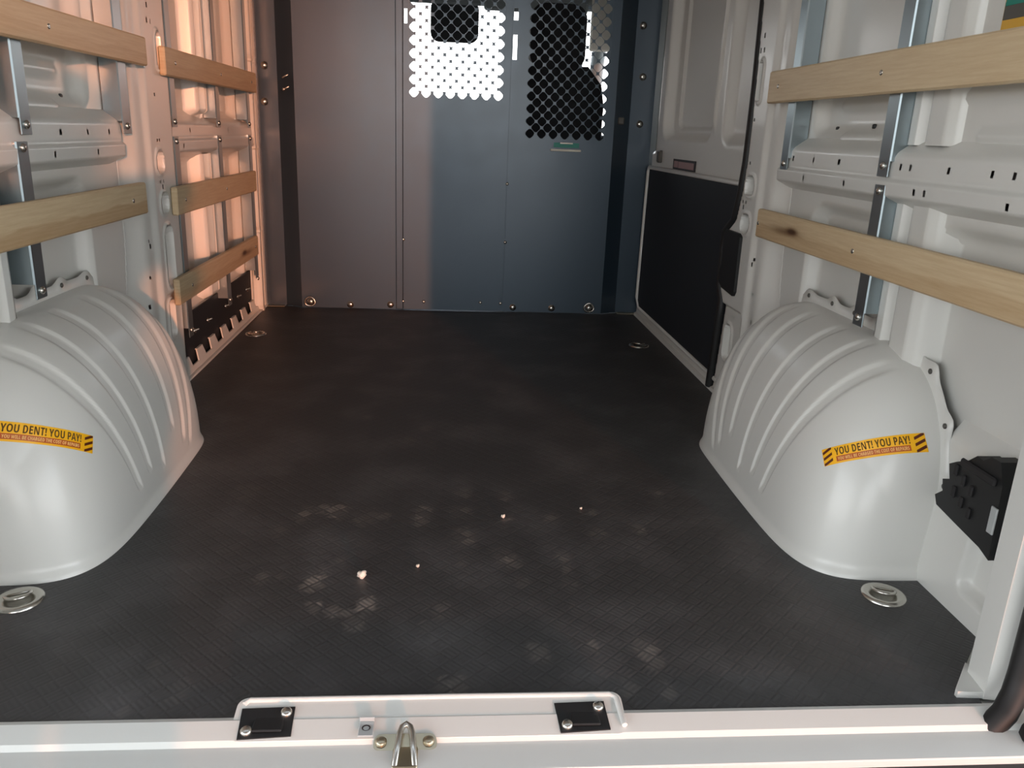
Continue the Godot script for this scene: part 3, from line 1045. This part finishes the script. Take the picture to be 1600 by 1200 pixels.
func sticker_hazard(s: int, e: float, b: float) -> ArrayMesh:
	# slanted bar
	return sheet(4, 3, func(u, v): return sticker_at(s, e + lerpf(-0.0095, 0.0095, u), clampf(b - 0.004 + u * 0.009 + v * 0.0058, -0.0185, 0.0185), 0.0014))


# =================================================================== right rear corner
func build_rear_corner() -> void:
	for s in [1, -1]:
		var w := setting("trim_3" if s > 0 else "trim_4", "white rear corner post of the van, " + ("right" if s > 0 else "left") + " hand")
		var st := tool()
		var poly := PackedVector2Array([Vector2(0.842, -1.05), Vector2(0.848, -1.105), Vector2(0.905, -1.125), Vector2(0.94, -1.20), Vector2(1.0, -1.20), Vector2(1.0, -1.045), Vector2(0.90, -1.04)])
		prism(st, poly, func(a, b, t): return Vector3(s * a, t, b), 0.0, 1.82)
		part(w, "post", done(st), M.white)
		part(w, "body_corner", box_mesh(Vector3(s * 1.0, 0.6, -1.0), Vector3(0.14, 2.4, 0.10), 0.03), M.white)
		st = tool()
		prism(st, PackedVector2Array([Vector2(0.80, -1.055), Vector2(0.80, -1.062), Vector2(0.86, -1.13), Vector2(0.87, -1.05)]), func(a, b, t): return Vector3(s * a, t, b), 0.0, 0.012)
		part(w, "foot", done(st), M.white)
		# low inner panel with a pressed pocket
		var low := func(z, y):
			var d := 0.045 - 0.02 * smoothstep(0.0, 0.30, y)
			d -= 0.024 * smoothstep(0.008, -0.008, rr(z, y, -1.30, 0.055, -1.17, 0.17, 0.02) - 0.0)
			return d * smoothstep(0.36, 0.30, y) - 0.004 * smoothstep(0.30, 0.36, y)
		part(w, "low_panel", pressed(s, -1.12, -1.44, 0.0, 0.37, 0.006, low), M.white)
		var seal := thing("tailgate_seal", "black rubber seal round the rear opening at its " + ("right" if s > 0 else "left") + " post", "seal", Vector3(s * 0.89, -0.02, -1.02), "rear door seals")
		st = tool()
		var path := [Vector3(s * 0.815, -0.022, -0.998), Vector3(s * 0.828, -0.006, -1.000), Vector3(s * 0.846, 0.010, -1.005), Vector3(s * 0.864, 0.035, -1.016)]
		for k in 14:
			path.append(Vector3(s * (0.872 + 0.004 * k / 13.0), 0.07 + k * 0.133, -1.022))
		tube(st, path, 0.019, 12)
		part(seal, "profile", done(st), M.rubber)
		var stop := thing("door_buffer", "round black rubber buffer on the " + ("right" if s > 0 else "left") + " end of the sill", "buffer", Vector3(s * 0.875, -0.03, -0.985), "door buffers")
		st = tool()
		lathe(st, [Vector2(0.036, 0), Vector2(0.036, 0.018), Vector2(0.030, 0.028), Vector2(0.012, 0.034), Vector2(0, 0.034)], along(Vector3(-0.2 * s, 0.6, 0.7), Vector3(s * 0.888, -0.014, -0.966)), 18)
		part(stop, "body", done(st), M.rubber)
		st = tool()
		lathe(st, [Vector2(0.006, 0), Vector2(0.005, 0.003), Vector2(0, 0.004)], along(Vector3(-0.2 * s, 0.6, 0.7), Vector3(s * 0.881, 0.007, -0.942)), 10)
		part(stop, "screw", done(st), M.steel)
	# black air vent in the lower corner
	var v := thing("air_vent", "black plastic vent with stepped jagged edge beside the right wheel arch", "vent", Vector3(0.96, 0.18, -1.3))
	var st2 := tool()
	var jag := PackedVector2Array([Vector2(-1.395, 0.205), Vector2(-1.375, 0.222), Vector2(-1.382, 0.244), Vector2(-1.362, 0.252), Vector2(-1.372, 0.280), Vector2(-1.352, 0.292), Vector2(-1.320, 0.308), Vector2(-1.300, 0.325), Vector2(-1.282, 0.323), Vector2(-1.262, 0.338), Vector2(-1.238, 0.338), Vector2(-1.222, 0.30), Vector2(-1.215, 0.16), Vector2(-1.245, 0.170), Vector2(-1.31, 0.178), Vector2(-1.385, 0.188)])
	prism(st2, jag, func(a, b, t): return Vector3(t, b, a), 0.925, 0.968)
	part(v, "body", done(st2), M.black)
	for k in 6:
		var row := k / 3
		var o := (k % 3)
		part(v, "fin", box_mesh(Vector3(0.923, 0.278 - row * 0.042 - o * 0.010, -1.345 + o * 0.026 + row * 0.005), Vector3(0.006, 0.022, 0.010), 0.002), M.foam)
	part(v, "ridge", box_mesh(Vector3(0.922, 0.300, -1.285), Vector3(0.008, 0.016, 0.10), 0.003), M.foam)
	part(v, "tag", box_mesh(Vector3(0.921, 0.235, -1.222), Vector3(0.004, 0.05, 0.016), 0.001), M.silver_tag, "small pale tag")


# =================================================================== rear sill
func build_sill() -> void:
	var t := setting("trim_5", "white painted rear sill across the door opening")
	var st := tool()
	var prof := PackedVector2Array([Vector2(-1.04, -0.03), Vector2(-1.035, 0.004), Vector2(-1.025, 0.007), Vector2(-0.992, 0.000), Vector2(-0.984, -0.009), Vector2(-0.960, -0.011), Vector2(-0.953, -0.016), Vector2(-0.951, -0.06), Vector2(-1.04, -0.06)])
	prism(st, prof, func(a, b, q): return Vector3(q, b, a), -0.93, 0.93)
	part(t, "sill_plate", done(st), M.white)
	# wide middle pressing that reaches over the mat
	st = tool()
	var mid := rounded(-0.345, -1.068, 0.243, -0.990, 0.016, 6)
	prism(st, mid, func(a, b, q): return Vector3(a, q - (b + 1.06) * 0.17, b), -0.02, 0.0115)
	var pad := part(t, "raised_middle", done(st), M.white)
	st = tool()
	tube(st, [Vector3(-0.335, 0.011, -1.055), Vector3(-0.328, 0.012, -1.063), Vector3(0.0, 0.012, -1.064), Vector3(0.226, 0.012, -1.063), Vector3(0.235, 0.011, -1.055), Vector3(0.238, 0.006, -1.0)], 0.0045, 8)
	part(pad, "rolled_edge", done(st), M.white)
	# two black striker pads with their bolts
	st = tool()
	lathe(st, [Vector2(0.0085, 0), Vector2(0.0085, 0.004), Vector2(0.006, 0.0065), Vector2(0, 0.007)], Transform3D(), 12)
	var bolt := done(st)
	for e in [[-0.296, "black bolted plate near the left end of the raised sill middle", -1], [0.176, "black bolted plate near the right end of the raised sill middle", 1]]:
		var x: float = e[0]
		var k := thing("striker_plate", e[1], "plate", Vector3(x, 0.012, -1.015), "sill plates")
		st = tool()
		var pl := PackedVector2Array([Vector2(x - 0.040, -1.046), Vector2(x + 0.038, -1.048), Vector2(x + 0.040, -0.996), Vector2(x - 0.036, -0.992)])
		prism(st, pl, func(a, b, q): return Vector3(a, q - (b + 1.06) * 0.17, b), 0.0108, 0.0135)
		part(k, "plate", done(st), M.black)
		put(k, "bolt", bolt, M.steel, along(Vector3(0, 1, 0.17), Vector3(x - 0.025, 0.004, -1.004)))
		put(k, "bolt", bolt, M.steel, along(Vector3(0, 1, 0.17), Vector3(x + 0.027, 0.0095, -1.036)))
		part(k, "rib", box_mesh(Vector3(x + 0.004, 0.0062, -1.016), Vector3(0.044, 0.004, 0.030), 0.002), M.black)
	# latch catch: a strap with two ears and a loop, and the little spring bracket beside it
	var c := thing("latch_catch", "zinc plated door latch catch with a U shaped loop on the sill", "latch", Vector3(-0.09, 0.005, -0.985))
	st = tool()
	var strap := PackedVector2Array()
	for q in rounded(-0.136, -0.995, -0.044, -0.972, 0.011, 5):
		strap.append(q)
	prism(st, strap, func(a, b, q): return Vector3(a, q - (b + 0.995) * 0.45, b), 0.0, 0.003)
	part(c, "strap", done(st), M.zinc)
	for x in [-0.125, -0.056]:
		put(c, "rivet", bolt, M.zinc, along(Vector3(0, 1, 0.09), Vector3(x, -0.003, -0.984)))
	st = tool()
	tube(st, [Vector3(-0.104, -0.03, -0.93), Vector3(-0.103, -0.006, -0.945), Vector3(-0.100, 0.006, -0.965), Vector3(-0.0985, 0.011, -0.985), Vector3(-0.095, 0.013, -0.997), Vector3(-0.089, 0.014, -1.002), Vector3(-0.083, 0.013, -0.997), Vector3(-0.0795, 0.011, -0.985), Vector3(-0.078, 0.006, -0.965), Vector3(-0.075, -0.006, -0.945), Vector3(-0.074, -0.03, -0.93)], 0.0048, 10)
	part(c, "loop", done(st), M.steel)
	part(c, "tongue", box_mesh(Vector3(-0.089, -0.007, -0.958), Vector3(0.036, 0.004, 0.042), 0.0015), M.zinc)
	var b := thing("spring_bracket", "small folded metal bracket with a hole beside the latch catch", "bracket", Vector3(-0.148, 0.01, -1.01))
	st = tool()
	cbox(st, Vector3(-0.148, 0.006, -1.002), Vector3(0.022, 0.003, 0.030), 0.001)
	cbox(st, Vector3(-0.148, 0.009, -1.019), Vector3(0.022, 0.010, 0.003), 0.001)
	part(b, "fold", done(st), M.silver_tag)
	st = tool()
	lathe(st, [Vector2(0.0065, 0), Vector2(0.005, -0.0005), Vector2(0.0, -0.003)], Transform3D(Basis(), Vector3(-0.148, 0.0082, -1.003)), 12)
	part(b, "eyelet", done(st), M.dark_print)
	# bumper step under the sill
	var bp := thing("rear_bumper", "black plastic rear bumper step just below the sill", "bumper", Vector3(0, -0.3, -0.8))
	st = tool()
	prism(st, PackedVector2Array([Vector2(-0.9495, -0.40), Vector2(-0.9495, -0.0185), Vector2(-0.78, -0.024), Vector2(-0.74, -0.05), Vector2(-0.73, -0.40)]), func(a, y, q): return Vector3(q, y, a), -1.0, 1.0)
	part(bp, "step", done(st), M.black)
	for k in 12:
		part(bp, "tread_bar", box_mesh(Vector3(-0.85 + k * 0.155, -0.0205, -0.87), Vector3(0.11, 0.006, 0.05), 0.002), M.black)


# =================================================================== slats and steel channels
func slat(s: int, z0: float, z1: float, y0: float, y1: float, wood: int, label: String, screws: Array) -> void:
	var th := 0.020
	var face_x := 0.880
	var base := Vector3(s * (face_x + th / 2), y0, (z0 + z1) / 2)
	var o := thing("wood_slat", label, "slat", base, "wood slats along the walls")
	uvf = func(p: Vector3): return Vector2((p.z - z0) / (1.3 if z1 > z0 else -1.3), (y1 - p.y) / (y1 - y0))
	var st := tool()
	cbox(st, Vector3(s * (face_x + th / 2), (y0 + y1) / 2, (z0 + z1) / 2), Vector3(th, y1 - y0, absf(z1 - z0)), 0.004)
	var m := part(o, "board", done(st), M.wood[wood])
	uvf = null
	st = tool()
	lathe(st, [Vector2(0.006, 0), Vector2(0.0055, 0.0015), Vector2(0.002, 0.002), Vector2(0, 0.001)], Transform3D(), 10)
	var screw := done(st)
	for z in screws:
		put(o, "screw", screw, M.steel, along(Vector3(-s, 0, 0), Vector3(s * face_x, (y0 + y1) / 2, z)))


# steel channel, open towards the wall
func upright(s: int, z0: float, z1: float, y0: float, y1: float, label: String, feet: Array) -> void:
	var xi := 0.901
	var xo := 0.948
	var o := thing("steel_channel", label, "channel", Vector3(s * 0.92, y0, (z0 + z1) / 2), "steel channels carrying the slats")
	var st := tool()
	var w := 0.0022
	var poly := PackedVector2Array([Vector2(xi + 0.003, z0), Vector2(xi, z0 - 0.003), Vector2(xi, z1 + 0.003), Vector2(xi + 0.003, z1), Vector2(xo, z1), Vector2(xo, z1 + w), Vector2(xi + w + 0.002, z1 + w), Vector2(xi + w, z1 + w + 0.002), Vector2(xi + w, z0 - w - 0.002), Vector2(xi + w + 0.002, z0 - w), Vector2(xo, z0 - w), Vector2(xo, z0)])
	# the ends run past the side flanges as a flat tongue
	prism(st, poly, func(a, b, t): return Vector3(s * a, t, b), y0 + 0.03, y1)
	cbox(st, Vector3(s * (xi + 0.0015), y0 + 0.015, (z0 + z1) / 2), Vector3(0.003, 0.036, absf(z1 - z0) - 0.004), 0.001)
	part(o, "channel", done(st), M.galv)
	st = tool()
	lathe(st, [Vector2(0.009, 0), Vector2(0.009, 0.003), Vector2(0.005, 0.006), Vector2(0, 0.0065)], Transform3D(), 10)
	var bolt := done(st)
	for y in feet:
		put(o, "bolt", bolt, M.steel, along(Vector3(-s, 0, 0), Vector3(s * xi, y, (z0 + z1) / 2)))


func build_slats_and_uprights() -> void:
	slat(1, -2.435, -1.16, 0.962, 1.049, 0, "upper tan wood slat on the right wall under the green and yellow label", [-2.36, -1.79])
	slat(1, -2.395, -1.12, 0.584, 0.666, 1, "lower wood slat on the right wall with a dark knot", [-2.38, -1.79])
	slat(-1, -2.505, -1.2, 0.991, 1.066, 3, "topmost wood slat on the left wall nearer the camera", [-1.92])
	slat(-1, -2.405, -1.2, 0.596, 0.681, 2, "two toned wood slat just above the left wheel arch", [-2.3])
	slat(-1, -3.86, -2.655, 0.976, 1.058, 3, "topmost wood slat of the left front bay beside the partition", [-2.75, -3.28, -3.77])
	slat(-1, -3.765, -2.665, 0.563, 0.650, 0, "middle wood slat of the left front bay beside the partition", [-2.75, -3.26])
	slat(-1, -3.735, -2.615, 0.286, 0.371, 1, "lowest wood slat of the left front bay above the notched strip", [-2.75, -3.68])
	upright(1, -2.275, -2.325, 0.785, 1.80, "galvanized channel above the right rail next to the box pillar", [0.80])
	upright(1, -1.732, -1.782, 0.795, 1.80, "galvanized channel above the right rail in the middle of the rear bay", [0.815])
	upright(1, -1.732, -1.780, 0.463, 0.775, "galvanized channel standing over the right wheel arch below the rail", [0.48, 0.762])
	upright(-1, -1.79, -1.838, 0.813, 1.80, "galvanized channel above the left rail in the middle of the rear bay", [0.83])
	upright(-1, -1.762, -1.812, 0.478, 0.797, "galvanized channel standing over the left wheel arch below the rail", [0.492, 0.785])
	upright(-1, -2.335, -2.395, 0.813, 1.80, "galvanized channel above the left rail next to the box pillar", [0.83])
	var place := ["next to the box pillar", "in the middle of the bay", "beside the partition"]
	for k in 3:
		var z: float = [-2.745, -3.262, -3.755][k]
		upright(-1, z, z - 0.05, 0.832, 1.80, "galvanized channel above the rail of the left front bay " + place[k], [0.845])
		upright(-1, z, z - 0.05, [0.15, 0.15, 0.18][k], 0.80, "galvanized channel below the rail of the left front bay " + place[k], [0.17, 0.785])


# =================================================================== small things
func build_small_things() -> void:
	# sunken tie down rings in the floor
	for e in [[-0.811, -1.365, "tie down ring in the floor behind the left wheel arch", 0.5], [0.838, -1.361, "tie down ring in the floor behind the right wheel arch", -0.4], [-0.836, -3.405, "tie down ring in the floor by the notched strip", 0.3], [0.79, -3.33, "tie down ring in the floor by the sliding door", -0.3]]:
		var t := thing("tie_down", "round steel " + e[2], "tie down", Vector3(e[0], 0, e[1]), "floor tie downs")
		var xf := Transform3D(Basis().rotated(Vector3.UP, e[3]), Vector3(e[0], 0.0, e[1]))
		var st := tool()
		lathe(st, [Vector2(0.043, 0), Vector2(0.042, 0.004), Vector2(0.036, 0.0065), Vector2(0.030, 0.005), Vector2(0.020, 0.002), Vector2(0, 0.0015)], xf, 28)
		part(t, "dish", done(st), M.steel)
		st = tool()
		var loop := []
		for k in 13:
			var a := PI * k / 12
			loop.append(xf * Vector3(cos(a) * 0.021, 0.008 + sin(a) * 0.004, sin(a) * 0.022 - 0.008))
		loop.append(xf * Vector3(-0.021, 0.008, -0.012))
		loop.append(xf * Vector3(0.021, 0.008, -0.012))
		tube(st, loop, 0.0035, 8, true)
		part(t, "ring", done(st), M.steel)
	# crumbs on the mat
	var rng := RandomNumberGenerator.new()
	rng.seed = 3
	for e in [[-0.197, -1.437, 0.0085, "largest white paper crumb on the mat near the pale scuffs"], [-0.089, -1.478, 0.0035, "small pale crumb to the right of the white paper crumb"], [0.289, -1.745, 0.003, "tiny pale crumb on the mat towards the right wheel arch"], [0.10, -1.70, 0.0045, "pale beige crumb lying on a brownish smear of the mat"]]:
		var c := thing("paper_crumb", e[3], "crumb", Vector3(e[0], 0, e[1]), "crumbs on the mat")
		var r: float = e[2]
		var f := func(u, v):
			var d := Vector3(cos(u * TAU) * sin(v * PI), cos(v * PI), sin(u * TAU) * sin(v * PI))
			var k := 1.0 + 0.22 * sin(d.x * 5.0 + d.z * 3.0) + 0.15 * cos(d.y * 6.0 + d.x * 4.0)
			return Vector3(e[0], r * 0.9, e[1]) + d * r * k * Vector3(1, 0.85, 1)
		part(c, "crumb", sheet(12, 8, f, true), M.paper)
	# green, grey and yellow label above the upper right slat
	var l := thing("wall_label", "green, dark grey and yellow printed label on the wall over the upper right slat", "label", Vector3(0.95, 1.04, -1.41))
	part(l, "yellow_field", box_mesh(Vector3(0.9485, 1.10, -1.41), Vector3(0.003, 0.13, 0.21), 0.0005), M.tag_yellow)
	part(l, "grey_field", box_mesh(Vector3(0.9465, 1.093, -1.41), Vector3(0.0015, 0.030, 0.205), 0.0003), M.grey_print)
	part(l, "green_field", box_mesh(Vector3(0.9455, 1.121, -1.455), Vector3(0.0015, 0.040, 0.11), 0.0003), M.teal)


# =================================================================== the person taking the picture, behind the lens
func bone_d(p: Vector3, b: Array) -> float:
	var ab: Vector3 = b[1] - b[0]
	var k := clampf((p - b[0]).dot(ab) / maxf(ab.length_squared(), 1e-9), 0, 1)
	return (p - b[0] - ab * k).length() - lerpf(b[2], b[3], k)


# tapered capsules joined with a smooth minimum, meshed as surface nets
func flesh(st: SurfaceTool, bones: Array, cell: float, soft: float, tint: Callable) -> void:
	var lo := Vector3(1e9, 1e9, 1e9)
	var hi := -lo
	for b in bones:
		for e in 2:
			lo = lo.min(b[e] - Vector3.ONE * (b[2 + e] + 2.5 * cell))
			hi = hi.max(b[e] + Vector3.ONE * (b[2 + e] + 2.5 * cell))
	var n := Vector3i(((hi - lo) / cell).ceil()) + Vector3i.ONE
	var f := PackedFloat32Array()
	f.resize(n.x * n.y * n.z)
	f.fill(1.0)
	for b in bones:
		var reach: float = maxf(b[2], b[3]) + soft + 2.0 * cell
		var l := Vector3i(((b[0].min(b[1]) - Vector3.ONE * reach - lo) / cell).floor()).clamp(Vector3i.ZERO, n - Vector3i.ONE)
		var h := Vector3i(((b[0].max(b[1]) + Vector3.ONE * reach - lo) / cell).ceil()).clamp(Vector3i.ZERO, n - Vector3i.ONE)
		for x in range(l.x, h.x + 1):
			for y in range(l.y, h.y + 1):
				for z in range(l.z, h.z + 1):
					var i := (x * n.y + y) * n.z + z
					var d := bone_d(lo + Vector3(x, y, z) * cell, b)
					var m := maxf(soft - absf(f[i] - d), 0.0) / soft
					f[i] = minf(f[i], d) - m * m * soft * 0.25
	var at := {}
	var step := [n.y * n.z, n.z, 1]
	for x in n.x - 1:
		for y in n.y - 1:
			for z in n.z - 1:
				var i := (x * n.y + y) * n.z + z
				var c := Vector3.ZERO
				var k := 0
				for a in 3:
					for u in 2:
						for v in 2:
							var j: int = i + u * step[(a + 1) % 3] + v * step[(a + 2) % 3]
							var f0 := f[j]
							var f1: float = f[j + step[a]]
							if (f0 < 0) != (f1 < 0):
								var q := Vector3.ZERO
								q[a] = f0 / (f0 - f1)
								q[(a + 1) % 3] = u
								q[(a + 2) % 3] = v
								c += q
								k += 1
				if k:
					at[i] = lo + (Vector3(x, y, z) + c / k) * cell
	st.set_smooth_group(group_no)
	group_no += 1
	for i in at:
		for a in 3:
			var u: int = step[(a + 1) % 3]
			var v: int = step[(a + 2) % 3]
			if (f[i] < 0) == (f[i + step[a]] < 0) or not (at.has(i - u) and at.has(i - v) and at.has(i - u - v)):
				continue
			var q := [at[i], at[i - u], at[i - u - v], at[i - v]]
			var out := Vector3.ZERO
			out[a] = 1.0 if f[i] < 0 else -1.0
			st.set_color(tint.call((q[0] + q[2]) / 2.0))
			face(st, q, out)
	st.set_smooth_group(-1)


func build_photographer() -> void:
	var o := thing("person", "person in a navy jacket holding up a phone at the open rear doors", "person", Vector3(-0.08, -0.56, 0.54))
	var P := func(x, y, z): return Vector3(x - 0.08, y - 0.56, z + 0.54)
	var bones := []
	for s in [-1.0, 1.0]:
		bones.append([P.call(s * 0.10, 0.04, 0.03), P.call(s * 0.115, 0.035, -0.15), 0.042, 0.034])
		bones.append([P.call(s * 0.10, 0.07, 0.03), P.call(s * 0.10, 0.48, 0.0), 0.046, 0.062])
		bones.append([P.call(s * 0.10, 0.48, 0.0), P.call(s * 0.09, 0.90, 0.01), 0.066, 0.095])
		bones.append([P.call(s * 0.19, 1.40, 0.0), P.call(s * 0.22, 1.13, -0.16), 0.058, 0.046])
		bones.append([P.call(s * 0.22, 1.13, -0.16), P.call(0.04 + s * 0.085, 1.33, -0.42), 0.046, 0.033])
	bones.append([P.call(-0.07, 0.93, 0.01), P.call(0.07, 0.93, 0.01), 0.125, 0.125])
	bones.append([P.call(0, 0.98, 0.01), P.call(0, 1.20, 0.0), 0.13, 0.14])
	bones.append([P.call(-0.09, 1.31, 0.0), P.call(0.09, 1.31, 0.0), 0.125, 0.125])
	bones.append([P.call(0, 1.40, 0.01), P.call(0, 1.52, -0.03), 0.065, 0.055])
	bones.append([P.call(0, 1.60, -0.05), P.call(0, 1.64, -0.03), 0.080, 0.090])
	bones.append([P.call(0, 1.56, -0.09), P.call(0, 1.60, -0.12), 0.045, 0.022])
	var skin := Color(0.42, 0.24, 0.17)
	var navy := Color(0.015, 0.022, 0.05)
	var denim := Color(0.03, 0.045, 0.08)
	var tint := func(p: Vector3):
		if p.y > 1.66 - 0.56 or (p.y > 1.56 - 0.56 and p.z > 0.50):
			return Color(0.03, 0.02, 0.015)
		if p.y > 1.47 - 0.56 or (p.z < 0.14 and p.y > 0.6):
			return skin
		if p.y < 0.08 - 0.56:
			return Color(0.02, 0.02, 0.02)
		return navy if p.y > 0.88 - 0.56 else denim
	var st := tool()
	flesh(st, bones, 0.022, 0.05, tint)
	for s in [-1.0, 1.0]:
		var w: Vector3 = P.call(0.04 + s * 0.085, 1.33, -0.42)
		var hand := [[w, w + Vector3(0, 0.05, -0.03), 0.026, 0.030], [w + Vector3(s * 0.012, 0.05, -0.03), w + Vector3(s * 0.016, 0.085, -0.045), 0.022, 0.02]]
		for k in 4:
			var a := w + Vector3(s * 0.016, 0.045 + k * 0.017, -0.04)
			var b := a + Vector3(s * 0.004, 0.006, -0.032 + 0.003 * k)
			hand.append([a, b, 0.0095, 0.009])
			hand.append([b, b + Vector3(-s * 0.028, 0.003, -0.006), 0.009, 0.008])
		hand.append([w + Vector3(-s * 0.01, 0.05, -0.02), w + Vector3(-s * 0.026, 0.085, -0.028), 0.012, 0.010])
		hand.append([w + Vector3(-s * 0.026, 0.085, -0.028), w + Vector3(-s * 0.036, 0.105, -0.045), 0.010, 0.009])
		flesh(st, hand, 0.006, 0.012, func(_p): return skin)
	var m := mat(Color.WHITE, 0.8)
	m.vertex_color_use_as_albedo = true
	part(o, "body", done(st), m)
	var ph := thing("phone", "black phone held up at the open rear doors", "phone", Vector3(-0.04, 0.85, 0.02))
	st = tool()
	cbox(st, Vector3(-0.035, 0.85, 0.020), Vector3(0.15, 0.072, 0.008), 0.003, get_node("camera").transform.basis)
	part(ph, "case", done(st), M.black)
